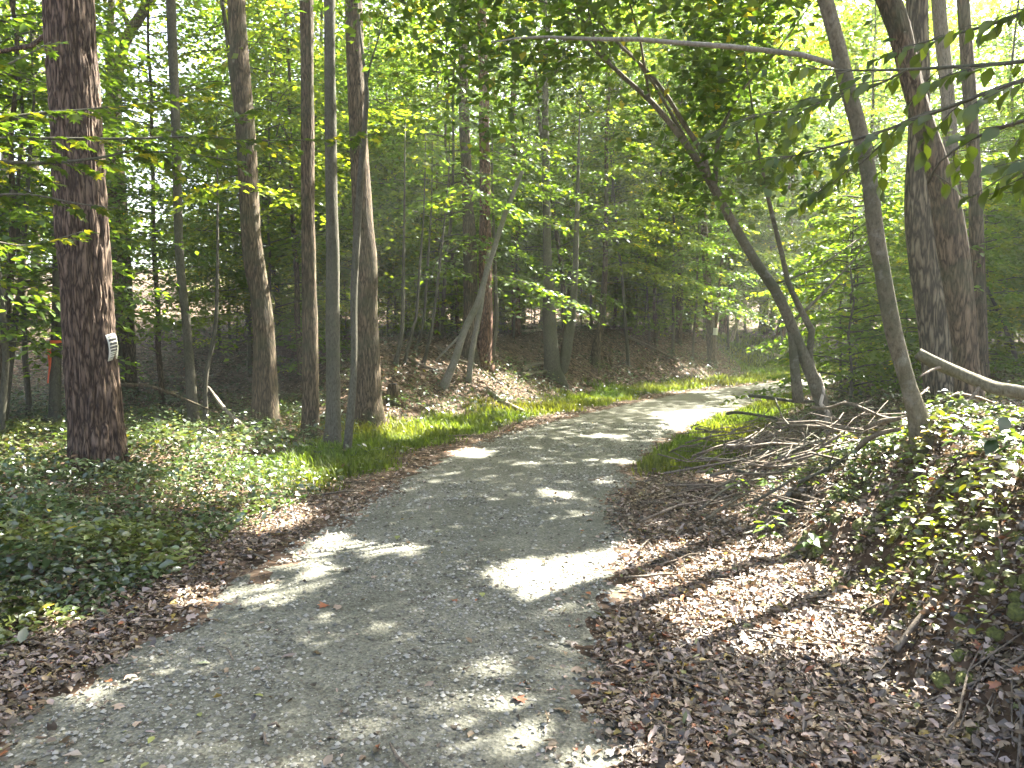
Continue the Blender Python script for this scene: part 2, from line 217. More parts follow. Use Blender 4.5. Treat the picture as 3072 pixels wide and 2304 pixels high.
    'PATCHES': [[0.122, 5.045, 0.005, 0.323, 0.381], [0.701, 5.285, 0.002, 0.322, 0.456], [1.08, 5.135, 0.008, 0.46799999999999997, 0.8248500000000001], [1.589, 5.188, 0.057, 0.6162, 0.7438500000000001], [1.047, 4.624, 0.011, 0.3289, 0.3793500000000001], [1.331, 4.154, 0.019, 0.3952, 0.36045000000000005], [1.554, 3.802, 0.011, 0.2106, 0.2025], [-1.476, 5.766, 0.007, 0.21159999999999998, 0.486], [-1.674, 5.335, 0.003, 0.1495, 0.23399999999999999], [-1.339, 5.035, 0.009, 0.1495, 0.306], [-1.621, 4.734, 0.005, 0.21505, 0.27], [-2.002, 4.693, -0.009, 0.19779999999999998, 0.192], [-2.643, 4.144, 0.023, 0.16674999999999998, 0.21119999999999997], [-0.942, 5.677, 0.018, 0.3105, 0.252], [-1.886, 3.341, 0.006, 0.1311, 0.132], [-0.26, 3.161, 0.015, 0.11, 0.11], [-0.033, 3.241, 0.007, 0.11, 0.11], [-0.066, 2.92, 0.005, 0.11, 0.11], [0.073, 2.97, 0.005, 0.11, 0.11], [0.327, 2.819, -0.003, 0.189, 0.11], [-0.191, 3.662, 0.01, 0.11, 0.11], [1.54, 12.16, 0.018, 0.34725, 0.26455], [-0.605, 10.536, 0.011, 0.32475, 0.55605], [0.214, 9.545, 0.023, 0.20700000000000002, 0.12650000000000003], [1.315, 9.775, 0.012, 0.33525, 0.1738], [0.466, 7.641, 0.022, 0.29700000000000004, 0.18480000000000002], [0.648, 6.818, 0.006, 0.1245, 0.1353], [-0.767, 8.843, 0.014, 0.14175, 0.07975], [-0.329, 7.511, 0.022, 0.0855, 0.066], [0.995, 8.332, 0.013, 0.15225, 0.12155], [-4.227, 9.892, 0.127, 0.68575, 1.4839], [-3.013, 8.211, 0.003, 0.89375, 1.2034000000000002], [-2.195, 6.756, -0.021, 0.401375, 0.6072000000000001], [-5.42, 11.695, 0.102, 0.4628, 1.2342000000000002], [-6.444, 10.653, 0.108, 0.195, 1.308], [2.621, 6.408, 0.325, 0.507, 0.711], [2.84, 4.994, 0.773, 0.551, 0.347], [2.563, 4.373, 0.623, 0.416, 0.153], [2.369, 3.791, 0.605, 0.222, 0.129], [2.196, 6.795, 0.118, 0.29, 0.438], [-1.818, 12.842, 0.029, 0.43, 1.093], [-1.27, 14.721, 0.109, 0.314, 0.631], [3.438, 13.722, 0.003, 0.71, 2.742], [5.558, 18.402, 0.007, 0.448, 2.471], [11.03, 34.225, 0.477, 1.355, 4.556], [5.597, 23.262, 0.0, 0.85, 1.899], [-14.924, 23.693, 1.558, 1.414, 8.828], [-10.909, 22.528, 1.358, 0.7686000000000001, 6.775], [-0.662, 17.807, 0.714, 0.488, 0.528], [0.15, 17.523, 0.193, 0.64, 1.381], [-1.203, 18.646, 1.295, 0.114, 0.937], [-0.385, 20.403, 1.199, 0.186, 0.877], [15.83, 63.718, 2.369, 1.747, 15.545], [29.179, 45.009, 0.655, 1.124, 18.915], [4.192, 7.492, 0.82, 0.183, 1.315], [-12, 20, 0.821, 3, 3], [-9.2, 17.5, 0.357, 1.6, 1.6], [-16, 25, 1.704, 5, 4], [-6.5, 21, 1.048, 1.5, 2], [-2.2, 13.4, 0.221, 0.5, 0.5], [-1.2, 13.0, 0.022, 0.5, 0.4], [0.3, 15.6, 0.005, 0.7, 0.5], [2.6, 19.0, -0.014, 1.0, 0.7], [5, 22.3, -0.006, 1.2, 0.7], [-0.2, 18.6, 0.662, 0.5, 0.8], [3.8, 25.5, 1.136, 1.6, 1.2], [2.0, 24, 1.306, 0.7, 0.8], [7.6, 27, 0.014, 1.2, 0.8], [2.9, 8.5, 0.162, 0.5, 0.5], [3.4, 7.6, 0.446, 0.4, 0.4], [2.6, 7.2, 0.204, 0.3, 0.3], [2.4, 8.6, 0.046, 0.3, 0.3], [2.9, 4.7, 0.955, 0.4725, 0.4725], [3.35, 4.3, 0.898, 0.405, 0.405], [2.5, 5.5, 0.399, 0.4725, 0.4725], [3.1, 5.7, 0.923, 0.54, 0.54], [3.7, 5.1, 0.946, 0.54, 0.54], [2.75, 3.9, 0.99, 0.3375, 0.3375], [2.3, 4.6, 0.128, 0.3375, 0.3375], [4.2, 6.0, 0.963, 0.54, 0.54], [3.2, 6.8, 0.527, 0.405, 0.405], [1.75, 4.7, 0.048, 0.4, 0.3], [1.95, 5.4, 0.025, 0.35, 0.4], [1.0, 5.7, 0.002, 0.4, 0.25], [0.85, 4.75, 0.001, 0.35, 0.2], [1.65, 4.1, 0.024, 0.3, 0.2]],
    'LEAVES': [[-1.117, 3.312, 0.024, "y", 0.053], [-1.324, 3.132, 0.026, "y", 0.039], [-1.446, 2.972, 0.024, "y", 0.044], [-1.668, 2.851, 0.021, "t", 0.063], [-1.556, 3.653, 0.022, "p", 0.058], [-2.248, 3.832, 0.003, "p", 0.056], [-1.972, 3.692, 0.013, "y", 0.032], [-1.556, 2.801, 0.021, "y", 0.024], [-1.375, 2.781, 0.027, "y", 0.038], [-2.0, 2.891, 0.017, "y", 0.035], [-2.045, 3.232, 0.018, "b", 0.036], [0.012, 3.322, 0.019, "r", 0.069], [0.544, 3.021, 0.011, "r", 0.085], [0.405, 3.241, 0.013, "o", 0.048], [0.543, 3.632, 0.01, "r", 0.076], [-0.366, 4.565, 0.026, "r", 0.056], [-0.187, 4.695, 0.021, "y", 0.063], [-1.136, 5.176, 0.028, "d", 0.083], [-0.916, 6.018, 0.029, "y", 0.081], [-1.114, 4.465, 0.033, "r", 0.071], [1.052, 3.342, 0.027, "p", 0.061], [1.357, 3.361, 0.011, "y", 0.062], [1.74, 3.602, 0.016, "y", 0.057], [0.934, 2.961, 0.024, "t", 0.051], [1.271, 4.044, 0.028, "y", 0.069], [1.711, 5.548, 0.044, "r", 0.088], [1.454, 3.552, 0.012, "t", 0.087], [0.927, 7.371, 0.025, "r", 0.063], [1.545, 2.961, 0.02, "r", 0.044], [1.652, 2.901, 0.019, "y", 0.046], [1.801, 3.172, 0.017, "t", 0.051]],
    'SEEDLINGS': [[2.553, 6.534, 0.266], [2.287, 6.757, 0.147], [2.09, 7.003, 0.071], [2.041, 6.43, 0.039], [2.07, 5.269, 0.065], [2.757, 7.544, 0.231], [2.202, 6.099, 0.046], [3.157, 7.623, 0.358], [2.157, 8.073, 0.031], [2.76, 4.659, 0.86], [2.941, 5.812, 0.719], [2.76, 6.022, 0.405], [2.97, 4.636, 0.979], [2.859, 5.319, 0.683], [1.93, 5.627, 0.028]],
    'HANG': [[[1.937, 2.5, 2.803, 0.01], [1.87, 2.65, 2.796, 0.0083], [1.78, 2.8, 2.781, 0.0065], [1.668, 2.95, 2.782, 0.0047], [1.571, 3.1, 2.795, 0.003]], [[1.911, 2.4, 2.592, 0.011], [1.84, 2.533, 2.578, 0.0097], [1.752, 2.667, 2.585, 0.0083], [1.654, 2.8, 2.616, 0.007], [1.489, 2.933, 2.648, 0.0057], [1.338, 3.067, 2.69, 0.0043], [1.206, 3.2, 2.743, 0.003]], [[1.834, 2.3, 2.499, 0.01], [1.727, 2.433, 2.478, 0.0088], [1.626, 2.567, 2.471, 0.0077], [1.504, 2.7, 2.435, 0.0065], [1.344, 2.833, 2.391, 0.0053], [1.197, 2.967, 2.365, 0.0042], [1.066, 3.1, 2.352, 0.003]], [[1.839, 2.3, 2.406, 0.009], [1.709, 2.4, 2.355, 0.0078], [1.604, 2.5, 2.326, 0.0066], [1.545, 2.6, 2.307, 0.0054], [1.495, 2.7, 2.253, 0.0042], [1.511, 2.8, 2.201, 0.003]], [[1.848, 2.3, 2.231, 0.008], [1.744, 2.4, 2.214, 0.0063], [1.698, 2.5, 2.208, 0.0047], [1.676, 2.6, 2.169, 0.003]], [[1.447, 2.85, 2.62, 0.005], [1.365, 2.962, 2.589, 0.0043], [1.254, 3.075, 2.58, 0.0035], [1.111, 3.188, 2.568, 0.0027], [0.993, 3.3, 2.581, 0.002]], [[1.504, 2.7, 2.435, 0.005], [1.445, 2.833, 2.433, 0.004], [1.375, 2.967, 2.339, 0.003], [1.364, 3.1, 2.306, 0.002]]],
    'MAPLE': [[[-4.622, 5.9, 2.863, 0.018], [-4.273, 6.117, 3.016, 0.0157], [-3.817, 6.333, 3.057, 0.0133], [-3.475, 6.55, 3.152, 0.011], [-3.305, 6.767, 3.257, 0.0087], [-2.868, 6.983, 3.272, 0.0063], [-2.528, 7.2, 3.258, 0.004]], [[-4.529, 5.8, 3.116, 0.016], [-4.133, 6.04, 3.311, 0.0136], [-3.845, 6.28, 3.44, 0.0112], [-3.523, 6.52, 3.546, 0.0088], [-3.127, 6.76, 3.675, 0.0064], [-2.734, 7.0, 3.87, 0.004]], [[-4.689, 6.0, 3.096, 0.016], [-4.21, 6.367, 3.259, 0.0138], [-3.446, 6.733, 3.352, 0.0117], [-2.912, 7.1, 3.461, 0.0095], [-2.438, 7.467, 3.524, 0.0073], [-1.714, 7.833, 3.63, 0.0052], [-1.352, 8.2, 3.795, 0.003]], [[-4.475, 5.7, 2.62, 0.014], [-4.151, 5.925, 2.711, 0.0115], [-3.864, 6.15, 2.769, 0.009], [-3.587, 6.375, 2.735, 0.0065], [-3.358, 6.6, 2.734, 0.004]], [[-4.517, 5.8, 3.354, 0.014], [-4.162, 6.0, 3.622, 0.0107], [-3.926, 6.2, 3.839, 0.0073], [-3.781, 6.4, 4.05, 0.004]], [[-4.733, 6.0, 2.242, 0.012], [-4.392, 6.3, 2.422, 0.0093], [-4.165, 6.6, 2.419, 0.0067], [-3.85, 6.9, 2.578, 0.004]], [[-3.429, 6.7, 3.344, 0.007], [-3.221, 6.933, 3.28, 0.0057], [-3.035, 7.167, 3.124, 0.0043], [-2.827, 7.4, 2.997, 0.003]], [[-2.912, 7.1, 3.461, 0.006], [-2.748, 7.233, 3.606, 0.005], [-2.62, 7.367, 3.728, 0.004], [-2.442, 7.5, 3.831, 0.003]]],
}

# ------------------------------------------------------------------ small helpers
def tag(o, label=None, cat=None, group=None, kind=None):
    if label: o['label'] = label
    if cat: o['category'] = cat
    if group: o['group'] = group
    if kind: o['kind'] = kind
    return o

def link(name, data, parent=None, mat=None):
    o = bpy.data.objects.new(name, data)
    COL.objects.link(o)
    if parent is not None: o.parent = parent
    if mat is not None and data is not None and len(data.materials) == 0: data.materials.append(mat)
    return o

def empty(name, loc):
    o = bpy.data.objects.new(name, None)
    COL.objects.link(o)
    o.location = loc
    o.empty_display_size = 0.2
    return o

def mesh_np(name, V, F, cols=None, smooth=False):
    """mesh from arrays; F is (n,3) or (n,4)"""
    V = np.asarray(V, np.float32).reshape(-1, 3)
    F = np.asarray(F, np.int32)
    k = F.shape[1]
    me = bpy.data.meshes.new(name)
    me.vertices.add(len(V)); me.vertices.foreach_set('co', V.ravel())
    me.loops.add(F.size); me.loops.foreach_set('vertex_index', F.ravel())
    me.polygons.add(len(F)); me.polygons.foreach_set('loop_start', np.arange(0, F.size, k, dtype=np.int32))
    if smooth: me.polygons.foreach_set('use_smooth', np.ones(len(F), bool))
    me.update(calc_edges=True)
    if cols is not None:
        a = me.color_attributes.new('tint', 'FLOAT_COLOR', 'POINT')
        c = np.ones((len(V), 4), np.float32); c[:, :3] = cols
        a.data.foreach_set('color', c.ravel())
    return me

def frames(P):
    T = np.gradient(P, axis=0)
    T /= np.linalg.norm(T, axis=1)[:, None] + 1e-9
    up = np.array([0.0, 1.0, 0.0]) if abs(T[0][1]) < 0.8 else np.array([1.0, 0, 0])
    A = np.cross(T, up); A /= np.linalg.norm(A, axis=1)[:, None] + 1e-9
    B = np.cross(T, A)
    return T, A, B

def resample(pts, step):
    """smooth (Catmull-Rom) resampling of points with radius"""
    p = np.asarray(pts, float)
    if len(p) < 2: return p
    e = np.vstack([2 * p[0] - p[1], p, 2 * p[-1] - p[-2]])
    out = []
    for i in range(1, len(e) - 2):
        n = max(1, int(np.linalg.norm(e[i + 1][:3] - e[i][:3]) / step))
        for t in np.arange(n) / n:
            a, b, c, d = e[i - 1], e[i], e[i + 1], e[i + 2]
            out.append(0.5 * (2 * b + (c - a) * t + (2 * a - 5 * b + 4 * c - d) * t * t + (3 * b - a - 3 * c + d) * t ** 3))
    out.append(p[-1])
    return np.array(out)

def tube_arrays(P, R, n=8, disp=None):
    P, R = np.asarray(P, float), np.maximum(np.asarray(R, float), 0.0015)
    T, A, B = frames(P)
    th = np.arange(n) * 2 * np.pi / n
    m = len(P)
    rad = R[:, None] * np.ones((1, n))
    if disp is not None: rad = rad + disp(P, th, R)
    V = P[:, None] + rad[..., None] * (np.cos(th)[None, :, None] * A[:, None] + np.sin(th)[None, :, None] * B[:, None])
    V = V.reshape(-1, 3)
    i, j = np.meshgrid(np.arange(m - 1), np.arange(n), indexing='ij')
    a = i * n + j; b = i * n + (j + 1) % n
    F = np.stack([a, b, b + n, a + n], -1).reshape(-1, 4)
    c0, c1 = len(V), len(V) + 1
    V = np.vstack([V, P[:1], P[-1:]])
    jj = np.arange(n)
    caps = np.vstack([np.stack([np.full(n, c0), (jj + 1) % n, jj], -1), np.stack([np.full(n, c1), (m - 1) * n + jj, (m - 1) * n + (jj + 1) % n], -1)])
    return V, F, caps

def tubes_mesh(name, tubes, n=6, smooth=True, disp=None):
    """several tubes joined into one mesh of triangles (the twigs of one limb, say)"""
    Vs, Fs, k = [], [], 0
    for P, R in tubes:
        V, F, C = tube_arrays(P, R, n, disp)
        tri = np.vstack([F[:, [0, 1, 2]], F[:, [0, 2, 3]], C])
        Vs.append(V); Fs.append(tri + k); k += len(V)
    return mesh_np(name, np.vstack(Vs), np.vstack(Fs), smooth=smooth)

# leaf outlines: x along the leaf, y across, z up
LEAF_SIMPLE = (np.array([(0, 0, 0), (.42, .30, .07), (1, 0, -.06), (.42, -.30, .07)]), np.array([(0, 2, 1), (0, 3, 2)]))
LEAF_OVAL = (np.array([(0, 0, 0), (.22, .22, .05), (.58, .27, .05), (1, 0, -.14), (.58, -.27, .05), (.22, -.22, .05), (.5, 0, -.02)]),
             np.array([(0, 6, 1), (1, 6, 2), (2, 6, 3), (0, 5, 6), (5, 4, 6), (4, 3, 6)]))
LEAF_LOBED = (np.array([(0, 0, 0), (.10, .26, .02), (.32, .50, -.05), (.44, .24, .03), (.80, .36, -.06), (.74, .12, .02), (1.02, 0, -.1),
                        (.74, -.12, .02), (.80, -.36, -.06), (.44, -.24, .03), (.32, -.50, -.05), (.10, -.26, .02), (.42, 0, 0)]),
              np.array([(12, i + 1, i) for i in range(11)] + [(12, 0, 11)]))
LEAF_NARROW = (np.array([(0, 0, 0), (.30, .13, .10), (.70, .12, .16), (1, .05, .02), (.70, -.12, .05), (.30, -.13, .14), (.5, 0, 0)]), LEAF_OVAL[1])
LEAF_CURL = (np.array([(0, 0, .0), (.30, .30, .16), (.68, .26, .22), (1, .02, .06), (.68, -.24, .10), (.30, -.30, .20), (.5, 0, .0)]), LEAF_OVAL[1])

def leaves_arrays(tmpl, P, A, N, S, C):
    tv, tf = tmpl
    A = A / (np.linalg.norm(A, axis=1)[:, None] + 1e-9)
    N = N - A * np.sum(A * N, axis=1)[:, None]
    N = N / (np.linalg.norm(N, axis=1)[:, None] + 1e-9)
    B = np.cross(N, A)
    S = np.asarray(S)[:, None, None]
    V = P[:, None] + S * (tv[None, :, 0:1] * A[:, None] + tv[None, :, 1:2] * B[:, None] + tv[None, :, 2:3] * N[:, None])
    F = tf[None] + (np.arange(len(P)) * len(tv))[:, None, None]
    return V.reshape(-1, 3), F.reshape(-1, 3), np.repeat(C, len(tv), axis=0)

def leaves_mesh(name, tmpl, P, A, N, S, C):
    V, F, c = leaves_arrays(tmpl, P, A, N, S, C)
    return mesh_np(name, V, F, c)

def rnd_dirs(n, flat=1.0):
    v = RNG.normal(size=(n, 3)); v[:, 2] *= flat
    return v / (np.linalg.norm(v, axis=1)[:, None] + 1e-9)

def greens(n, base=(.058, .095, .024), var=.35, yellow=.04):
    b = np.array(base)[None] * (1 + var * (RNG.random((n, 1)) * 2 - 1))
    b[:, 0] *= 1 + .35 * (RNG.random(n) - .35)
    m = RNG.random(n) < yellow
    b[m] = np.array((.22, .19, .03)) * (.7 + .6 * RNG.random((m.sum(), 1)))
    return b

# ------------------------------------------------------------------ materials
def new_mat(name):
    m = bpy.data.materials.new(name)
    m.use_nodes = True
    nt = m.node_tree
    for n in list(nt.nodes): nt.nodes.remove(n)
    out = nt.nodes.new('ShaderNodeOutputMaterial')
    return m, nt, out

def nd(nt, kind, **kw):
    n = nt.nodes.new(kind)
    for k, v in kw.items():
        if k in n.inputs: n.inputs[k].default_value = v
        else: setattr(n, k, v)
    return n

def ramp(nt, fac, stops):
    r = nt.nodes.new('ShaderNodeValToRGB')
    e = r.color_ramp.elements
    while len(e) < len(stops): e.new(0.5)
    for el, (p, c) in zip(e, stops): el.position, el.color = p, (*c, 1)
    nt.links.new(fac, r.inputs[0])
    return r.outputs[0]

def leaf_mat(name, trans=0.55, warm=(2.25, 2.3, .5), gloss=.025, rough=.4):
    m, nt, out = new_mat(name)
    L = nt.links.new
    at = nd(nt, 'ShaderNodeAttribute', attribute_name='tint')
    df = nd(nt, 'ShaderNodeBsdfDiffuse')
    tr = nd(nt, 'ShaderNodeBsdfTranslucent')
    gl = nd(nt, 'ShaderNodeBsdfGlossy', Roughness=rough)
    gl.inputs['Color'].default_value = (.9, .95, 1, 1)
    mul = nd(nt, 'ShaderNodeVectorMath', operation='MULTIPLY')
    mul.inputs[1].default_value = warm
    L(at.outputs['Color'], df.inputs['Color'])
    L(at.outputs['Color'], mul.inputs[0]); L(mul.outputs[0], tr.inputs['Color'])
    m1 = nd(nt, 'ShaderNodeMixShader', Fac=trans)
    L(df.outputs[0], m1.inputs[1]); L(tr.outputs[0], m1.inputs[2])
    m2 = nd(nt, 'ShaderNodeMixShader', Fac=gloss)
    L(m1.outputs[0], m2.inputs[1]); L(gl.outputs[0], m2.inputs[2])
    L(m2.outputs[0], out.inputs['Surface'])
    return m

def bark_mat(name, dark, light, scale=14.0, stretch=.16, bump=.6, moss=None, patches=0.0, cell=1.5):
    m, nt, out = new_mat(name)
    L = nt.links.new
    tc = nd(nt, 'ShaderNodeTexCoord')
    mp = nd(nt, 'ShaderNodeMapping'); mp.inputs['Scale'].default_value = (1, 1, stretch)
    L(tc.outputs['Object'], mp.inputs[0])
    nz = nd(nt, 'ShaderNodeTexNoise', Scale=scale * .5, Detail=3.0)
    L(mp.outputs[0], nz.inputs['Vector'])
    mx = nd(nt, 'ShaderNodeMixRGB', Fac=.12)
    L(mp.outputs[0], mx.inputs[1]); L(nz.outputs['Color'], mx.inputs[2])
    vo = nd(nt, 'ShaderNodeTexVoronoi', Scale=scale, feature='DISTANCE_TO_EDGE')
    L(mx.outputs[0], vo.inputs['Vector'])
    fine = nd(nt, 'ShaderNodeTexNoise', Scale=scale * 3, Detail=5.0, Roughness=.65)
    L(mp.outputs[0], fine.inputs['Vector'])
    big = nd(nt, 'ShaderNodeTexNoise', Scale=1.7, Detail=4.0, Roughness=.6)
    L(tc.outputs['Object'], big.inputs['Vector'])
    ad = nd(nt, 'ShaderNodeMath', operation='MULTIPLY_ADD'); ad.inputs[1].default_value = cell
    L(vo.outputs['Distance'], ad.inputs[0])
    f2 = nd(nt, 'ShaderNodeMath', operation='MULTIPLY'); f2.inputs[1].default_value = .5 + (1.5 - cell) * .42
    L(fine.outputs['Fac'], f2.inputs[0]); L(f2.outputs[0], ad.inputs[2])
    mid = tuple((a + b) / 2 for a, b in zip(dark, light))
    c = ramp(nt, ad.outputs[0], [(.20, tuple(v * .6 for v in dark)), (.34, dark), (.52, mid), (.80, light)])
    if moss:
        f = ramp(nt, big.outputs['Fac'], [(.48, (0, 0, 0)), (.66, (.75, .75, .75))])
        mm = nd(nt, 'ShaderNodeMixRGB'); mm.inputs[2].default_value = (*moss, 1)
        L(f, mm.inputs[0]); L(c, mm.inputs[1]); c = mm.outputs[0]
    if patches:
        n3 = nd(nt, 'ShaderNodeTexNoise', Scale=9.0, Detail=5.0, Roughness=.7)
        L(tc.outputs['Object'], n3.inputs['Vector'])
        f = ramp(nt, n3.outputs['Fac'], [(.54, (0, 0, 0)), (.70, (patches,) * 3)])
        mm = nd(nt, 'ShaderNodeMixRGB'); mm.inputs[2].default_value = (.22, .21, .17, 1)
        L(f, mm.inputs[0]); L(c, mm.inputs[1]); c = mm.outputs[0]
    b = nd(nt, 'ShaderNodeBump', Strength=bump, Distance=.035)
    L(ad.outputs[0], b.inputs['Height'])
    p = nd(nt, 'ShaderNodeBsdfPrincipled', Roughness=.9)
    p.inputs['Specular IOR Level'].default_value = .2
    L(c, p.inputs['Base Color']); L(b.outputs[0], p.inputs['Normal']); L(p.outputs[0], out.inputs['Surface'])
    return m

def plain_mat(name, col, rough=.7, noise=.25, scale=30.0):
    m, nt, out = new_mat(name)
    L = nt.links.new
    tc = nd(nt, 'ShaderNodeTexCoord')
    nz = nd(nt, 'ShaderNodeTexNoise', Scale=scale, Detail=4.0)
    L(tc.outputs['Object'], nz.inputs['Vector'])
    c = ramp(nt, nz.outputs['Fac'], [(.3, tuple(x * (1 - noise) for x in col)), (.7, tuple(min(1, x * (1 + noise)) for x in col))])
    p = nd(nt, 'ShaderNodeBsdfPrincipled', Roughness=rough)
    L(c, p.inputs['Base Color']); L(p.outputs[0], out.inputs['Surface'])
    return m

M = {}
M['leaf'] = leaf_mat('leaf_green')
M['leaf_near'] = leaf_mat('leaf_near', trans=.52, gloss=.03)
M['litter'] = leaf_mat('dead_leaf', trans=.12, warm=(1.2, 1.0, .8), gloss=.055, rough=.5)
M['cover'] = leaf_mat('ground_cover_leaf', trans=.3, warm=(1.4, 1.5, .6), gloss=.085, rough=.36)
M['grass'] = leaf_mat('grass_blade', trans=.42, warm=(1.4, 1.5, .5), gloss=.015, rough=.5)
M['oak'] = bark_mat('furrowed_oak_bark', (.046, .031, .021), (.175, .125, .088), 24, .17, .45)
M['greyoak'] = bark_mat('grey_furrowed_bark', (0.043, 0.035, 0.022), (0.196, 0.163, 0.105), 22, .17, .7)
M['brown'] = bark_mat('brown_bark', (0.037, 0.027, 0.017), (0.178, 0.134, 0.084), 27, .16, .6, moss=(.055, .062, .032), cell=1.1)
M['grey'] = bark_mat('grey_bark', (0.045, 0.041, 0.030), (0.132, 0.124, 0.089), 20, .35, .35, moss=(.062, .068, .040), cell=.25)
M['red'] = bark_mat('reddish_bark', (0.065, 0.033, 0.020), (0.247, 0.138, 0.091), 26, .2, .8)
M['mottled'] = bark_mat('mottled_bark', (0.060, 0.053, 0.034), (0.168, 0.148, 0.096), 18, .5, .4, moss=(.060, .068, .036), patches=.55, cell=.2)
M['dead'] = bark_mat('dead_wood', (0.068, 0.055, 0.039), (0.240, 0.199, 0.150), 20, .3, .4, cell=.4)
M['palegrey'] = bark_mat('pale_grey_bark', (.11, .10, .082), (.27, .25, .205), 20, .35, .3, moss=(.10, .105, .06), cell=.2)
M['pale'] = bark_mat('pale_bare_wood', (.20, .17, .12), (.42, .36, .27), 20, .2, .3)

# ------------------------------------------------------------------ ground and road
def axis(fine, a, b, far_lo, far_hi, g=1.16):
    x = list(np.arange(a, b + 1e-6, fine))
    s = fine
    while x[-1] < far_hi: s *= g; x.append(x[-1] + s)
    s = fine
    while x[0] > far_lo: s *= g; x.insert(0, x[0] - s)
    return np.array(x)

def ground_sheet():
    X, Y = axis(.11, -9, 9, -170, 170), axis(.11, 1.5, 27, -40, 190)
    gx, gy = np.meshgrid(X, Y)
    z = height(gx, gy)
    lft, rgt, arc = road_side(gx, gy)
    e = np.maximum(lft, rgt)
    f, _ = side_dist(FOOT, gx, gy)
    # lumps of the earth bank
    V = np.stack([gx, gy, z], -1).reshape(-1, 3)
    ny, nx = gx.shape
    i, j = np.meshgrid(np.arange(ny - 1), np.arange(nx - 1), indexing='ij')
    a = (i * nx + j).ravel()
    F = np.stack([a, a + 1, a + 1 + nx, a + nx], -1)
    dzy, dzx = np.gradient(z)
    sl = np.hypot(dzx / np.gradient(X)[None, :], dzy / np.gradient(Y)[:, None])
    soil = np.clip(sl - .75, 0, 1) * 1.6 * (rgt > .5)
    col = np.stack([np.clip(soil, 0, 1), np.clip(VERGE(gx, gy), 0, 1), np.clip(rgt * .2, 0, 1)], -1).reshape(-1, 3)
    me = mesh_np('forest_floor', V, F, col, smooth=True)
    m, nt, out = new_mat('forest_floor')
    L = nt.links.new
    tc = nd(nt, 'ShaderNodeTexCoord')
    at = nd(nt, 'ShaderNodeAttribute', attribute_name='tint')
    sp = nd(nt, 'ShaderNodeSeparateColor'); L(at.outputs['Color'], sp.inputs[0])
    vo = nd(nt, 'ShaderNodeTexVoronoi', Scale=13.0, Randomness=1.0); L(tc.outputs['Object'], vo.inputs['Vector'])
    nz = nd(nt, 'ShaderNodeTexNoise', Scale=2.2, Detail=6.0, Roughness=.7); L(tc.outputs['Object'], nz.inputs['Vector'])
    sv = nd(nt, 'ShaderNodeSeparateColor'); L(vo.outputs['Color'], sv.inputs[0])
    litter = ramp(nt, sv.outputs[0], [(.0, (.030, .021, .014)), (.5, (.085, .058, .038)), (1.0, (.16, .11, .075))])
    soilc = ramp(nt, nz.outputs['Fac'], [(.3, (.055, .033, .018)), (.7, (.13, .082, .045))])
    grassc = ramp(nt, nz.outputs['Fac'], [(.3, (.030, .036, .014)), (.7, (.062, .072, .026))])
    m1 = nd(nt, 'ShaderNodeMixRGB'); L(sp.outputs[0], m1.inputs[0]); L(litter, m1.inputs[1]); L(soilc, m1.inputs[2])
    m2 = nd(nt, 'ShaderNodeMixRGB'); L(sp.outputs[1], m2.inputs[0]); L(m1.outputs[0], m2.inputs[1]); L(grassc, m2.inputs[2])
    bp = nd(nt, 'ShaderNodeBump', Strength=.9, Distance=.04); L(vo.outputs['Distance'], bp.inputs['Height'])
    p = nd(nt, 'ShaderNodeBsdfPrincipled', Roughness=.95)
    p.inputs['Specular IOR Level'].default_value = .15
    L(m2.outputs[0], p.inputs['Base Color']); L(bp.outputs[0], p.inputs['Normal']); L(p.outputs[0], out.inputs['Surface'])
    tag(link('forest_floor', me, None, m), 'leaf strewn forest floor rising to a wooded bank beyond the road', kind='structure')

def VERGE(x, y):
    """how grassy the ground is: the verges along the road"""
    x, y = np.asarray(x, float), np.asarray(y, float)
    lft, rgt, arc = road_side(x, y)
    f, _ = side_dist(FOOT, x, y)
    n = (vnoise(x * 1.4, y * 1.4, 0, 21) - .5) * .9
    g1 = sstep((lft - .25 + n * .5) / .4) * sstep((-f + .5 + n) / .7) * sstep((y - 7.6) / 1.6) * sstep((x + 3.4 + n) / .8)
    g1 = np.maximum(g1, sstep((lft - .2) / .4) * sstep((y - 26) / 2) * sstep((x - 8.5) / 1.5) * sstep((7 - lft + n) / 1.5))
    g2 = sstep((rgt - .02 + n * .25) / .25) * sstep((1.35 - rgt + n) / .5) * sstep((y - 8.6) / .8)
    g3 = sstep((x - 7) / 3) * sstep((rgt - 4) / 2) * (f < 0) * .8
    return np.maximum(np.maximum(g1, g2), g3) * (np.maximum(lft, rgt) > 0)

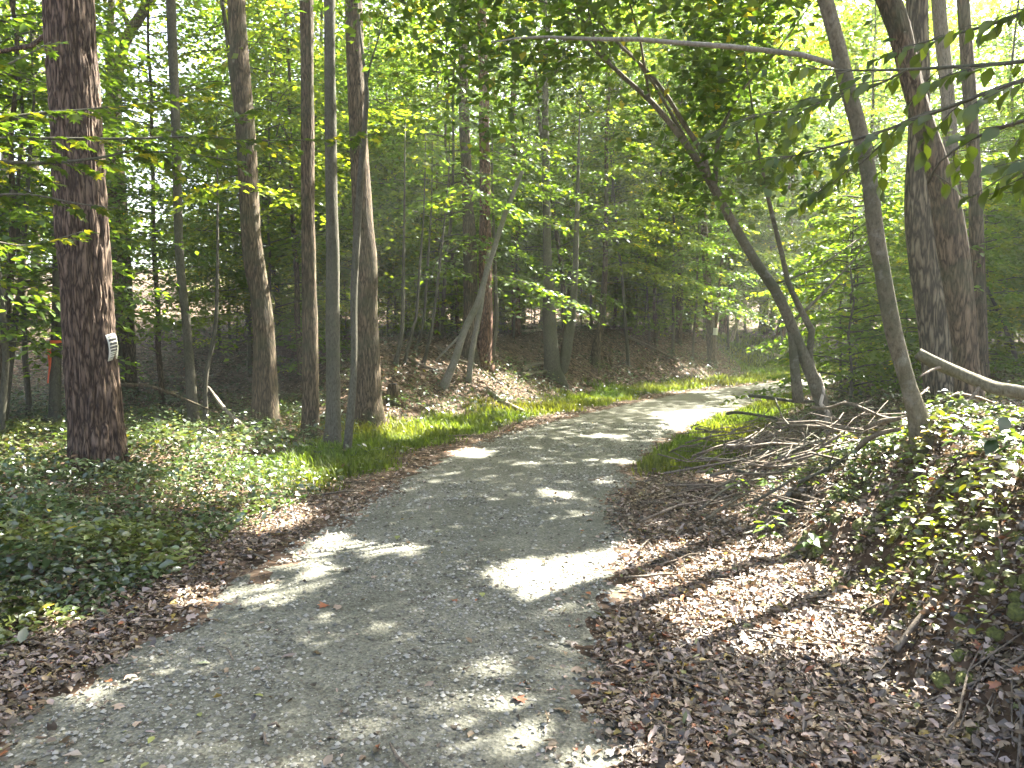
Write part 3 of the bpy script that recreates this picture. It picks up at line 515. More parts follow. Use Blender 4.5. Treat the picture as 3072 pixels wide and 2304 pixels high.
def road():
    # a strip that follows the centre line, with ragged edges
    c = resample(np.hstack([ROAD, np.zeros((len(ROAD), 2))]), .06)[:, :2]
    T = np.gradient(c, axis=0); T /= np.linalg.norm(T, axis=1)[:, None]
    Nn = np.stack([-T[:, 1], T[:, 0]], -1)
    t = np.linspace(-1, 1, 41)
    s = np.concatenate([[0], np.cumsum(np.linalg.norm(np.diff(c, axis=0), axis=1))])
    hl = HW + (fbm(s * .9, 0, 0, 31) - .5) * .35 + (vnoise(s * 6, 0, 0, 32) - .5) * .10
    hr = HW + .07 + (fbm(s * .9, 9, 0, 33) - .5) * .35 + (vnoise(s * 6, 9, 0, 34) - .5) * .10
    off = np.where(t[None] > 0, t[None] * hl[:, None], t[None] * hr[:, None])
    X = c[:, None, 0] + Nn[:, None, 0] * off; Y = c[:, None, 1] + Nn[:, None, 1] * off
    Z = height(X, Y) + .014 * (1 - np.abs(t)[None] ** 6) - .006 + (vnoise(X * 7, Y * 7, 0, 35) - .5) * .012
    V = np.stack([X, Y, Z], -1).reshape(-1, 3)
    m_, n_ = X.shape
    i, j = np.meshgrid(np.arange(m_ - 1), np.arange(n_ - 1), indexing='ij')
    a = (i * n_ + j).ravel()
    F = np.stack([a, a + n_, a + n_ + 1, a + 1], -1)
    lev = np.repeat(np.abs(t)[None], m_, 0).reshape(-1, 1).repeat(3, 1)
    me = mesh_np('gravel_road', V, F, lev, smooth=True)
    m, nt, out = new_mat('gravel')
    L = nt.links.new
    tc = nd(nt, 'ShaderNodeTexCoord')
    v1 = nd(nt, 'ShaderNodeTexVoronoi', Scale=55.0); L(tc.outputs['Object'], v1.inputs['Vector'])
    v2 = nd(nt, 'ShaderNodeTexVoronoi', Scale=120.0); L(tc.outputs['Object'], v2.inputs['Vector'])
    n1 = nd(nt, 'ShaderNodeTexNoise', Scale=1.6, Detail=7.0, Roughness=.72); L(tc.outputs['Object'], n1.inputs['Vector'])
    n2 = nd(nt, 'ShaderNodeTexNoise', Scale=24.0, Detail=6.0, Roughness=.75); L(tc.outputs['Object'], n2.inputs['Vector'])
    s1 = nd(nt, 'ShaderNodeSeparateColor'); L(v1.outputs['Color'], s1.inputs[0])
    s2 = nd(nt, 'ShaderNodeSeparateColor'); L(v2.outputs['Color'], s2.inputs[0])
    stone = ramp(nt, s1.outputs[0], [(.0, (.17, .165, .145)), (.55, (.30, .295, .265)), (1.0, (.46, .455, .425))])
    grit = ramp(nt, s2.outputs[1], [(.0, (.15, .143, .122)), (1.0, (.40, .39, .36))])
    mx = nd(nt, 'ShaderNodeMixRGB', Fac=.5); L(stone, mx.inputs[1]); L(grit, mx.inputs[2])
    wear = ramp(nt, n1.outputs['Fac'], [(.28, (.32, .33, .275)), (.72, (.66, .67, .585))])
    m2 = nd(nt, 'ShaderNodeMixRGB', blend_type='MULTIPLY', Fac=1.0); L(mx.outputs[0], m2.inputs[1]); L(wear, m2.inputs[2])
    deb = ramp(nt, n2.outputs['Fac'], [(.56, (0, 0, 0)), (.66, (.75, .75, .75))])
    lv = nd(nt, 'ShaderNodeAttribute', attribute_name='tint')
    track = ramp(nt, lv.outputs['Fac'], [(.20, (1, 1, 1)), (.40, (.12, .12, .12)), (.66, (.12, .12, .12)), (.84, (1.3, 1.3, 1.3))])
    dm = nd(nt, 'ShaderNodeMixRGB', blend_type='MULTIPLY', Fac=1.0); L(deb, dm.inputs[1]); L(track, dm.inputs[2])
    m3 = nd(nt, 'ShaderNodeMixRGB'); m3.inputs[2].default_value = (.060, .052, .036, 1)
    L(dm.outputs[0], m3.inputs[0]); L(m2.outputs[0], m3.inputs[1])
    ad = nd(nt, 'ShaderNodeMath', operation='ADD'); L(v1.outputs['Distance'], ad.inputs[0]); L(n2.outputs['Fac'], ad.inputs[1])
    bp = nd(nt, 'ShaderNodeBump', Strength=.8, Distance=.012); L(ad.outputs[0], bp.inputs['Height'])
    p = nd(nt, 'ShaderNodeBsdfPrincipled', Roughness=.92)
    p.inputs['Specular IOR Level'].default_value = .2
    L(m3.outputs[0], p.inputs['Base Color']); L(bp.outputs[0], p.inputs['Normal']); L(p.outputs[0], out.inputs['Surface'])
    tag(link('gravel_road', me, None, m), 'pale grey gravel road curving right through the wood', kind='structure')

ground_sheet()
road()

# ------------------------------------------------------------------ gaps in the canopy that let the sun through
PATCH = np.array(DATA['PATCHES'])
def to_ground(P):
    return P[:, :2] - P[:, 2:3] / SUN[2] * SUN[None, :2]
PATCH_G = np.stack([PATCH[:, 0] - PATCH[:, 2] / SUN[2] * SUN[0], PATCH[:, 1] - PATCH[:, 2] / SUN[2] * SUN[1]], -1)
def sunny(P):
    """true where a leaf would stand in the way of a sunny gap"""
    g = to_ground(P)
    n = (vnoise(g[:, 0] * 5, g[:, 1] * 5, 0, 41) - .5) * .7 + (vnoise(g[:, 0] * 11, g[:, 1] * 11, 0, 42) - .5) * .4
    r = np.zeros(len(P), bool)
    for (px, py), q in zip(PATCH_G, PATCH):
        d = ((g[:, 0] - px) / (q[3] + .03)) ** 2 + ((g[:, 1] - py) / (q[4] + .03)) ** 2
        r |= d + n < 1.05
    return r
def clear_of_gaps(x, y, z, rad, near_only=False):
    g = to_ground(np.array([[x, y, z]]))[0]
    d = np.hypot((g[0] - PATCH_G[:, 0]) / (PATCH[:, 3] + rad * .55), (g[1] - PATCH_G[:, 1]) / (PATCH[:, 4] + rad * .55))
    if near_only: d = d[PATCH[:, 1] < 14]
    return d.min() > 1.0

# ------------------------------------------------------------------ thin scattering volume added to imitate the veil of lens flare
def flare_veil_box():
    x0, x1, y0, y1, z0, z1 = -172, 172, -42, 193, -3.5, 32
    V = [(x, y, z) for z in (z0, z1) for y in (y0, y1) for x in (x0, x1)]
    F = [(0, 2, 3, 1), (4, 5, 7, 6), (0, 1, 5, 4), (2, 6, 7, 3), (0, 4, 6, 2), (1, 3, 7, 5)]
    me = mesh_np('flare_veil', V, F)
    m, nt, out = new_mat('flare_veil_air')
    v = nd(nt, 'ShaderNodeVolumePrincipled', Density=VEIL_DENSITY, Anisotropy=.35)
    v.inputs['Color'].default_value = (.93, .97, .86, 1)
    nt.links.new(v.outputs[0], out.inputs['Volume'])
    o = link('flare_veil', me, None, m)
    tag(o, 'thin bright veil added under the trees to imitate lens flare', kind='stuff')
VEIL_DENSITY = 0.0015
flare_veil_box()

# ------------------------------------------------------------------ trees
def wobble(P, th, R):
    c, s = np.cos(th)[None], np.sin(th)[None]
    z = P[:, 2:3]
    return R[:, None] * (vnoise(c * 1.6 + P[:, :1] * 3, s * 1.6, z * 1.1, 51) - .5) * .34

def foot_lobes(P, th, R):
    z = P[:, 2:3]
    return R[:, None] * (.12 + .5 * np.clip(np.sin(th * 3 + R[-1] * 900)[None] + .5 * np.sin(th * 5 + 1.7)[None], 0, 1.3)) * np.exp(-np.clip(z + .05, 0, 9) / .20)

def trunk_disp(P, th, R):
    return wobble(P, th, R) + foot_lobes(P, th, R)

def furrows(P, th, R):
    """long interlacing bark ridges of the big oak"""
    z = P[:, 2:3] + 0 * th[None]
    k = 5.2
    c, s = np.cos(th)[None] + 0 * z, np.sin(th)[None] + 0 * z
    wx = (vnoise(c * 4, s * 4, z * 3.0, 52) - .5) * .8
    a = np.abs(2 * vnoise(c * k * 1.5 + wx, s * k * 1.5 + wx, z * 2.6, 53) - 1)
    b = np.abs(2 * vnoise(c * k * 3 + wx * 2, s * k * 3, z * 6.0, 54) - 1)
    return wobble(P, th, R) * .6 + foot_lobes(P, th, R) * .8 + (np.minimum(a * 2.4, 1) * .034 + np.minimum(b * 2, 1) * .012 - .046)

def trunk_mesh(name, pts, base, top, n=14, step=.22, disp=trunk_disp, flare=1.0):
    """trunk from the ground up along pts, carried on above the last point to height top"""
    p = np.array(pts, float)
    b = np.array(base)
    r0 = p[0, 3]
    low = p[0].copy(); low[:2] -= (p[1, :2] - p[0, :2]) / max(p[1, 2] - p[0, 2], .1) * .35; low[2] = b[2] - .35; low[3] = r0 * 1.25 * flare
    if p[0, 2] > b[2] + .12:
        mid = p[0].copy(); mid[2] = b[2] + .05; mid[3] = r0 * 1.1
        p = np.vstack([mid, p])
    p = np.vstack([low, p])
    vis = resample(p, step)
    d = p[-1] - p[-2]
    q = p[-1].copy()
    ext = []
    if top and top > q[2] + .3:
        sl = d[:2] / max(d[2], .2)
        nseg = max(2, int((top - q[2]) / .9))
        for i in range(1, nseg + 1):
            u = i / nseg
            z = q[2] + (top - q[2]) * u
            xy = q[:2] + np.clip(sl, -.5, .5) * (top - q[2]) * (u - .35 * u * u) + (RNG.random(2) - .5) * .08
            ext.append([xy[0], xy[1], z, q[3] * (1 - .72 * u)])
        vis = np.vstack([vis, ext])
    loc = vis[:, :3] - b[None]
    me = tubes_mesh(name, [(loc, vis[:, 3])], n, True, disp)
    return me, vis

def canopy_leaves(c, rad, n, zr=.62, size=(.15, .25), clumps=34, base=(.055, .092, .022)):
    k = rnd_dirs(clumps, .8) * (RNG.random((clumps, 1)) ** .45) * np.array([rad, rad, rad * zr])
    w = RNG.integers(0, clumps, n)
    P = np.array(c)[None] + k[w] + RNG.normal(size=(n, 3)) * np.array([.62, .62, .30]) * rad / 4
    P = P[~sunny(P)]
    n = len(P)
    N = rnd_dirs(n) * .75 + np.array([0, 0, 1.0])
    A = rnd_dirs(n, .5)
    S = RNG.uniform(*size, n)
    tint = greens(n, base, yellow=.03) * (.8 + .4 * RNG.random(clumps))[w[:n]][:, None]
    return P, A, N, S, tint

def limb_tubes(top_pts, c, rad, n=7):
    """limbs from the upper trunk out into the crown"""
    T = []
    hi = top_pts[top_pts[:, 2] > top_pts[-1, 2] - rad * 1.3]
    for i in range(n):
        s = hi[RNG.integers(0, len(hi))]
        e = np.array(c) + rnd_dirs(1, .5)[0] * rad * .8
        m = (s[:3] + e) / 2 + np.array([0, 0, .35]) + (RNG.random(3) - .5) * .4
        pts = resample(np.vstack([np.append(s[:3], s[3] * .55), np.append(m, s[3] * .35), np.append(e, .012)]), .5)
        T.append((pts[:, :3], pts[:, 3]))
    return T

CROWNS = []
def big_tree(key, name, label, mat, top=14.0, crown=4.0, n=16, step=.12, disp=trunk_disp, stems=(), leaves=5200, cz=None, group=None, lowspray=0, size=(.15, .25)):
    pts = DATA[key]
    base = (pts[0][0], pts[0][1], hz(pts[0][0], pts[0][1]))
    root = tag(empty(name, base), label, 'tree', group)
    me, vis = trunk_mesh('trunk', pts, base, top, n, step, disp)
    link('trunk', me, root, mat)
    for sk, sn, stop in stems:
        sp = resample(DATA[sk], .15)
        if stop:
            d = (sp[-1] - sp[-2]) / max(np.linalg.norm(sp[-1, :3] - sp[-2, :3]), .01)
            L = stop
            e = sp[-1] + d * L; e[2] += L * .25; e[3] = .006
            sp = np.vstack([sp, (sp[-1] * .5 + e * .5), e])
        link(sn, tubes_mesh(sn, [(sp[:, :3] - np.array(base), sp[:, 3])], 9, True, wobble), root, M['palegrey'] if sn == 'bare_branch' else mat)
    if crown:
        c = vis[-1, :3].copy(); c[2] = cz if cz else (top - crown * .35 if top else c[2] + .4)
        lt = limb_tubes(vis, c, crown if top else 1.1, 7 if top else 4)
        link('limbs', tubes_mesh('limbs', [(P - np.array(base), R) for P, R in lt], 6), root, mat)
        CROWNS.append([root, np.array(base), c, crown, [canopy_leaves(c, crown, int(leaves * (.3 if c[0] < -3.5 else 1.0 if c[1] < 16 else .55)), size=size)]])
        if key == 'curved':
            for q, rr, nn in ((.55, 1.0, 900), (.7, 1.3, 1500), (.85, 1.5, 1700)):
                CROWNS[-1][4].append(canopy_leaves(vis[int(len(vis) * q), :3] + np.array([.3, .1, .5]), rr, nn, size=size))
    return root, vis, base

# --- layered sprays of small understorey trees (shared by many)
def spray_arrays(H, z0, reach, nb, seed, leaf=(.07, .12), dens=1.0, base=(.060, .10, .024), droop=.22):
    g = np.random.default_rng(seed)
    Ps, As, Ns, Cs, twigs = [], [], [], [], []
    for b in range(nb):
        z = z0 + (H - z0) * (b + g.random()) / nb
        az = b * 2.4 + g.normal() * .5
        L = reach * (.55 + .6 * g.random()) * (1.05 - .55 * ((z - z0) / (H - z0)) ** 1.5)
        d = np.array([math.cos(az), math.sin(az), 0])
        sd = np.array([-d[1], d[0], 0])
        rise = .12 + .30 * g.random()
        def pt(t, L=L, d=d, z=z, rise=rise):
            return d * (L * t) + np.array([0, 0, z + rise * L * t - droop * 1.6 * L * t * t])
        tt = np.linspace(0, 1, 5)
        twigs.append((np.array([pt(t) for t in tt]), np.linspace(.014, .003, 5)))
        tint = .75 + .5 * g.random()
        ntw = int(7 + L * 4)
        for k in range(ntw):
            t = .22 + .78 * (k + g.random()) / ntw
            p0 = pt(t)
            sgn = 1 if k % 2 else -1
            dirn = sd * sgn * (.75 + .3 * g.random()) + d * (.45 + .4 * g.random())
            dirn[2] -= .10 + .2 * g.random()
            l2 = L * (.16 + .34 * (1 - t)) * (.7 + .6 * g.random()) + .14
            nl = max(3, int(l2 / .05 * dens))
            u = (np.arange(nl) + g.random(nl)) / nl
            P = p0[None] + dirn[None] * (u * l2)[:, None]
            P[:, 2] -= (u * l2) ** 2 * .25
            P += g.normal(size=P.shape) * np.array([.02, .02, .02])
            side = np.where(np.arange(nl) % 2 == 0, 1, -1)[:, None]
            pd = np.cross(dirn, [0, 0, 1])
            A = dirn[None] * .6 + pd[None] * side * .9 + g.normal(size=P.shape) * .3
            A[:, 2] -= .15
            N = np.array([0, 0, 1.0])[None] + g.normal(size=P.shape) * .36
            Ps.append(P); As.append(A); Ns.append(N)
            cc = np.array(base)[None] * tint * (.8 + .4 * g.random((nl, 1)))
            if g.random() < .05: cc = cc * np.array([2.3, 1.6, .9])
            Cs.append(cc)
    P, A, N, C = (np.vstack(q) for q in (Ps, As, Ns, Cs))
    return P, A, N, g.uniform(*leaf, len(P)), C, twigs

def make_spray(name, H, z0, reach, nb, seed, tmpl=LEAF_SIMPLE, **kw):
    P, A, N, S, C, tw = spray_arrays(H, z0, reach, nb, seed, **kw)
    return leaves_mesh(name, tmpl, P, A, N, S, C), tubes_mesh('twigs', tw, 4)

UNDER = []          # shared crown, twig and stem meshes of small trees, H about 6
for i in range(7):
    lv, tw = make_spray('crown', 6.4 + i % 3 * .6, 1.0 + .25 * (i % 3), 2.15 + .15 * (i % 4), 38, 100 + i, leaf=(.08, .14), base=[(.080, .130, .026), (.068, .118, .032), (.105, .145, .022)][i % 3])
    lv.materials.append(M['leaf']); tw.materials.append(M['grey'])
    zz = np.linspace(-.3, 6.4, 12)
    st = np.stack([np.cumsum(RNG.normal(size=12)) * .04, np.cumsum(RNG.normal(size=12)) * .04, zz], -1)
    tm = tubes_mesh('trunk', [(st, np.linspace(.042, .008, 12))], 7); tm.materials.append(M['grey'])
    UNDER.append((lv, tw, tm))
FAR = []            # taller trees further off: trunk to 13 m, leaves in loose layers
for i in range(6):
    lv, tw = make_spray('crown', 15 + i % 3, 1.6 + .5 * (i % 3), 3.9, 40, 200 + i, leaf=(.17, .28), dens=.32, base=[(.076, .128, .028), (.062, .114, .034), (.088, .136, .026)][i % 3])
    lv.materials.append(M['leaf']); tw.materials.append(M['brown'])
    zz = np.linspace(-.4, 15.5, 14)
    st = np.stack([np.cumsum(RNG.normal(size=14)) * .07, np.cumsum(RNG.normal(size=14)) * .07, zz], -1)
    tm = tubes_mesh('trunk', [(st, np.linspace(.15, .02, 14))], 8); tm.materials.append([M['brown'], M['grey'], M['red']][i % 3])
    FAR.append((lv, tw, tm))
print('leaves per crown', [len(u[0].polygons) // 2 for u in UNDER], [len(u[0].polygons) // 2 for u in FAR])

MIDS = []           # trees of the second storey, leafy from 2.5 to 12 m
for i in range(4):
    lv, tw = make_spray('crown', 11.5 + i % 3, 2.3 + .3 * (i % 3), 2.7, 50, 300 + i, leaf=(.085, .15), dens=.7, base=[(.080, .130, .026), (.070, .120, .034), (.112, .150, .022)][i % 3], droop=.16)
    lv.materials.append(M['leaf']); tw.materials.append(M['grey'])
    zz = np.linspace(-.4, 12, 14)
    st = np.stack([np.cumsum(RNG.normal(size=14)) * .06, np.cumsum(RNG.normal(size=14)) * .06, zz], -1)
    tm = tubes_mesh('trunk', [(st, np.linspace(.075, .012, 14))], 8); tm.materials.append([M['grey'], M['brown']][i % 2])
    MIDS.append((lv, tw, tm))

def shared_tree(lib, i, name, label, group, x, y, s=1.0, rot=0.0, tilt=(0, 0), twigs=True):
    lv, tw, tm = lib[i % len(lib)]
    r = tag(empty(name, (x, y, hz(x, y))), label, 'tree', group)
    r.rotation_euler = (tilt[0], tilt[1], rot); r.scale = (s, s, s)
    link('trunk', tm, r); link('crown', lv, r)
    if twigs: link('twigs', tw, r)
    return r

# ---- the trees one can tell apart
big_tree('oak', 'oak_tree', 'thickest trunk, deeply furrowed brown bark, a white notice plate on its side', M['oak'], 15, 4.6, n=200, step=.045, disp=furrows, stems=[('oak_limb', 'limb', 1.0)])
big_tree('second', 'forked_tree', 'dark trunk close behind the thick oak, forking near the top of the picture', M['brown'], 14, 4.2, stems=[('second_fork', 'fork', 3.0)])
big_tree('slim', 'slim_tree', 'slim straight grey trunk to the right of the oak, above the leaning bare pole', M['grey'], 13, 3.2)
big_tree('stems_a', 'sapling', 'pair of pencil thin dark stems beside the slim grey trunk', M['grey'], 5.2, 0, n=8)
big_tree('four', 'oak_tree', 'stout brown trunk with a flared foot between the slim grey and parallel trunks', M['brown'], 15, 4.4, n=20, step=.15)
big_tree('five', 'poplar_tree', 'straight grey brown trunk, left one of the two close parallel trunks at the verge', M['brown'], 15, 3.6)
big_tree('six', 'poplar_tree', 'straight grey trunk, right one of the two close parallel trunks at the verge', M['grey'], 15, 3.6)
big_tree('sapling', 'sapling', 'slender pale sapling forking high up, in front of a thick brown trunk', M['grey'], 6.3, 0, stems=[('sapling_fork', 'fork', .8)])
big_tree('eight', 'oak_tree', 'thick brown trunk at the start of the green verge, behind a slender pale sapling', M['brown'], 15, 4.4, n=20, step=.15)
big_tree('edge', 'sapling', 'thin dark leaning stem at the very left, left of the tape marked trunk', M['grey'], 6.5, 0, n=8)
big_tree('ten', 'marked_tree', 'thin grey trunk tied with orange tape, left of the thick oak', M['grey'], 11, 2.8)
big_tree('fa', 'slim_tree', 'brown trunk on the sunlit slope, just left of the tape marked tree', M['brown'], 15, 3.6, leaves=2000)
big_tree('fb', 'slim_tree', 'narrow brown trunk on the slope, left of the brown trunk beside the tape marked tree', M['brown'], 14, 3.6, leaves=3000)
big_tree('fc', 'slim_tree', 'dark trunk far up the slope at the left edge of the picture', M['brown'], 14, 4.0, leaves=3500)
big_tree('red', 'red_barked_tree', 'reddish brown trunk on the cut bank beside a dark trunk and leaning stems', M['red'], 16, 4.2)
big_tree('dark', 'slim_tree', 'dark straight trunk on the cut bank, just left of the reddish brown trunk', M['brown'], 16, 4.2)
big_tree('lean', 'leaning_tree', 'pale grey stem leaning right across the dark trunk on the cut bank', M['palegrey'], None, 0, n=10, stems=[('lean_twig', 'dead_twig', 0)])
big_tree('lean2', 'leaning_tree', 'thin pale stem rising beside the long leaning grey stem on the cut bank', M['palegrey'], None, 0, n=8)
big_tree('lean3', 'slim_tree', 'thin dark stem hugging the right side of the reddish brown trunk', M['grey'], 8.0, 0, n=8)
for k, l in (('ba', 'thickest and leftmost of the thin stems leaning on the cut bank'), ('bb', 'second from left of the thin stems leaning on the cut bank'),
             ('bc', 'third from left of the thin stems, standing highest on the cut bank'), ('bd', 'fourth thin stem on the cut bank, nearest the long leaning grey stem')):
    big_tree(k, 'sapling', l, M['grey'], 6.0, 0, n=8, group='thin stems on the cut bank')
big_tree('be', 'slim_tree', 'short reddish trunk standing behind the thin stems on the cut bank', M['red'], 12, 3.0, leaves=2500)
big_tree('twin', 'twin_stemmed_tree', 'smooth grey two stemmed trunk at the foot of the bank behind the verge', M['grey'], 13, 4.0, stems=[('twin_b', 'stem', 3.0)], n=16)
big_tree('e18', 'slim_tree', 'short dark leaning trunk right of the two stemmed grey tree', M['brown'], 12, 3.6)
big_tree('notice', 'roadside_tree', 'brown trunk on the far bank by the bend, carrying a small white notice', M['brown'], 15, 4.2, stems=[('notice_fork', 'fork', 2.0)], leaves=4000)
big_tree('n2', 'slim_tree', 'dark trunk left of the far tree with the small white notice', M['brown'], 15, 4.0, leaves=4000)
big_tree('n3', 'sapling', 'thin pale stem left of the dark trunk near the bend', M['grey'], 7.0, 0, n=8)
big_tree('farred', 'red_barked_tree', 'faint reddish trunk well back in the wood behind the reddish bank tree', M['red'], 15, 4.0, leaves=3500)
big_tree('curved', 'arching_tree', 'mossy many stemmed tree arching left over the road from the right bank', M['mottled'], None, 2.4, n=14, step=.12, leaves=5200,
         stems=[('curved_left', 'stem', 0), ('curved_c', 'stem', 1.0), ('curved_b', 'stem', 1.5), ('curved_d', 'limb', .8), ('curved_e', 'limb', .5), ('curved_f', 'limb', .4)], size=(.09, .14))
big_tree('r2', 'leaning_tree', 'mottled trunk leaning left at the edge of the right bank, with the long bare branch', M['mottled'], 12, 3.0, n=20, step=.12, stems=[('top_branch', 'bare_branch', 0)])
big_tree('r4', 'leaning_tree', 'big brown trunk leaning left behind the fallen log', M['brown'], 14, 4.0, n=24, step=.14)
big_tree('r3', 'oak_tree', 'upright furrowed trunk between the mottled leaning trunk and the big leaning one', M['greyoak'], 15, 4.2, n=24, step=.14)
big_tree('r5', 'poplar_tree', 'pale barked trunk showing above the big leaning trunk at upper right', M['dead'], 15, 4.2)
big_tree('r6', 'slim_tree', 'dark straight trunk just right of the big leaning trunk', M['brown'], 15, 4.0)
big_tree('r7', 'sapling', 'bent thin sapling at the right edge beyond the fallen log', M['grey'], 5.0, 0, n=8)

# ---- small trees whose sprays fill the middle height
def scatter(n, xr, yr, cond, mind, tries=4000):
    out = []
    for _ in range(tries):
        if len(out) >= n: break
        x, y = RNG.uniform(*xr), RNG.uniform(*yr)
        if not cond(x, y): continue
        if any((x - a) ** 2 + (y - b) ** 2 < mind * mind for a, b in out): continue
        out.append((x, y))
    return out
def off_road(x, y, m):
    l, r, _ = road_side(np.array([x]), np.array([y]))
    return max(float(l[0]), float(r[0])) > m
def beyond(x, y):
    return float(side_dist(FOOT, np.array([x]), np.array([y]))[0][0])
def gaps_ok(x, y, s):
    z = hz(x, y)
    return all(clear_of_gaps(x, y, z + h * s, r * s * 1.2, y > 14) for h, r in ((1.8, 1.9), (3.2, 2.0), (4.6, 1.6), (6.0, 1.1)))
k = 0
for x, y in scatter(13, (-15, -2.9), (9.5, 25), lambda x, y: off_road(x, y, 1.5) and (y > 12.5 or x < -5.2) and not (x < -.47 * y and y > 13.5) and gaps_ok(x, y, 1.1), 1.7):
    s = RNG.uniform(1.0, 1.35)
    shared_tree(UNDER, k, 'understorey_tree', 'slender young tree with flat leafy sprays among the left hand trunks', 'young trees among the left trunks', x, y, s, RNG.uniform(0, 6.28), (RNG.normal() * .05, RNG.normal() * .05)); k += 1
for x, y in scatter(58, (-9, 20), (15.5, 44), lambda x, y: 1.0 < beyond(x, y) and gaps_ok(x, y, 1.2), 1.7):
    s = RNG.uniform(1.0, 1.6)
    shared_tree(UNDER, k, 'understorey_tree', 'slender young tree with flat leafy sprays growing on top of the cut bank', 'young trees on the cut bank', x, y, s, RNG.uniform(0, 6.28), (RNG.normal() * .06, RNG.normal() * .06)); k += 1
for x, y in scatter(40, (3.5, 20), (8.5, 34), lambda x, y: off_road(x, y, 2.2) and beyond(x, y) < -.5 and x > .42 * y - .3 and gaps_ok(x, y, .9), 1.6):
    s = RNG.uniform(.65, 1.25)
    shared_tree(UNDER, k, 'understorey_tree', 'leafy yellow green young tree on the right side of the road', 'young trees right of the road', x, y, s, RNG.uniform(0, 6.28), (RNG.normal() * .08, RNG.normal() * .08)); k += 1
for x, y in scatter(20, (-7, 15), (15, 34), lambda x, y: .8 < beyond(x, y) < 11 and gaps_ok(x, y, 1.3), 2.2):
    shared_tree(MIDS, k, 'midstorey_tree', 'thin tall tree leafy from low down, growing between the trunks on the cut bank', 'thin tall leafy trees on the cut bank', x, y, RNG.uniform(.85, 1.15), RNG.uniform(0, 6.28), (RNG.normal() * .05, RNG.normal() * .05)); k += 1
for x, y in [(-7.9, 11.6), (-9.5, 13.5), (-7.2, 15.5), (-4.6, 15.0), (-12.5, 17.5)]:
    shared_tree(MIDS, k, 'midstorey_tree', 'thin tall tree with level leafy sprays between the left hand trunks', 'thin tall leafy trees between the left trunks', x, y, RNG.uniform(.85, 1.1), RNG.uniform(0, 6.28), (RNG.normal() * .05, RNG.normal() * .05)); k += 1
BUSH = []           # bushy saplings, leafy from the ground
for i in range(4):
    lv, tw = make_spray('crown', 2.9 + .3 * i, .22, 1.25 + .1 * i, 34, 400 + i, leaf=(.07, .13), base=[(.085, .135, .024), (.105, .148, .022), (.075, .125, .028), (.12, .155, .022)][i], droop=.2)
    lv.materials.append(M['leaf']); tw.materials.append(M['grey'])
    zz = np.linspace(-.3, 2.9, 8)
    st = np.stack([np.cumsum(RNG.normal(size=8)) * .04, np.cumsum(RNG.normal(size=8)) * .04, zz], -1)
    tm = tubes_mesh('trunk', [(st, np.linspace(.026, .006, 8))], 7); tm.materials.append(M['grey'])
    BUSH.append((lv, tw, tm))
bushes = [(4.7, 10.6), (5.5, 12.3), (6.3, 14.0), (6.9, 11.6), (8.0, 13.0), (8.6, 16.2), (5.9, 10.0), (7.6, 9.9), (9.6, 12.4), (10.5, 17.5)]
for x, y in bushes:
    shared_tree(BUSH, k, 'bushy_sapling', 'bushy sapling leafy down to the ground behind the arching tree', 'bushy saplings behind the arching tree', x, y, RNG.uniform(.75, 1.1), RNG.uniform(0, 6.28)); k += 1
for x, y in scatter(26, (-9, 12), (15, 34), lambda x, y: 1.6 < beyond(x, y) < 13 and gaps_ok(x, y, .5), 1.5):
    shared_tree(BUSH, k, 'bushy_sapling', 'bushy sapling on the cut bank', 'bushy saplings on the cut bank', x, y, RNG.uniform(.7, 1.15), RNG.uniform(0, 6.28)); k += 1
for x, y in [(9.4, 16.0), (11.6, 19.5), (13.5, 23.5), (13.2, 16.4), (16.0, 24.5), (11.0, 13.2), (17.5, 20.0), (12.2, 26.5), (19.5, 24)]:
    if not all(clear_of_gaps(x, y, hz(x, y) + h, 2.6, True) for h in (3, 5, 7, 9, 11, 13)): continue
    shared_tree(MIDS, k, 'midstorey_tree', 'thin tall leafy tree right of the road', 'thin tall leafy trees right of the road', x, y, RNG.uniform(1.1, 1.35), RNG.uniform(0, 6.28)); k += 1
for x, y in scatter(20, (-20, 30), (34, 60), lambda x, y: beyond(x, y) > 3 and abs(x) < .75 * y, 3.0):
    shared_tree(BUSH, k, 'bushy_sapling', 'bushy sapling leafy down to the ground far back in the wood', 'bushy saplings far back in the wood', x, y, RNG.uniform(1.1, 1.7), RNG.uniform(0, 6.28)); k += 1
far_pts = scatter(50, (-60, 70), (32, 92), lambda x, y: beyond(x, y) > 4 and abs(x) < y * .8 + 6 and (x > -.15 * y or RNG.random() < .12), 3.2)
far_pts += scatter(26, (9, 70), (18, 60), lambda x, y: beyond(x, y) < -3 and off_road(x, y, 4) and x > .5 * y, 3.4)
for i, (x, y) in enumerate(scatter(22, (6, 38), (34, 58), lambda x, y: 0.12 * y < x < .68 * y and beyond(x, y) > 3, 3.4)):
    shared_tree(FAR, i, 'woodland_tree', 'tall woodland tree', 'trees standing back in the wood', x, y, RNG.uniform(1.35, 1.65), RNG.uniform(0, 6.28))
for i, (x, y) in enumerate(far_pts):
    s = RNG.uniform(.85, 1.35)
    shared_tree(FAR, i, 'woodland_tree', 'tall woodland tree with loose layered foliage standing back in the wood', 'trees standing back in the wood', x, y, s, RNG.uniform(0, 6.28), (RNG.normal() * .03, RNG.normal() * .03), twigs=(x * x + y * y < 50 ** 2))

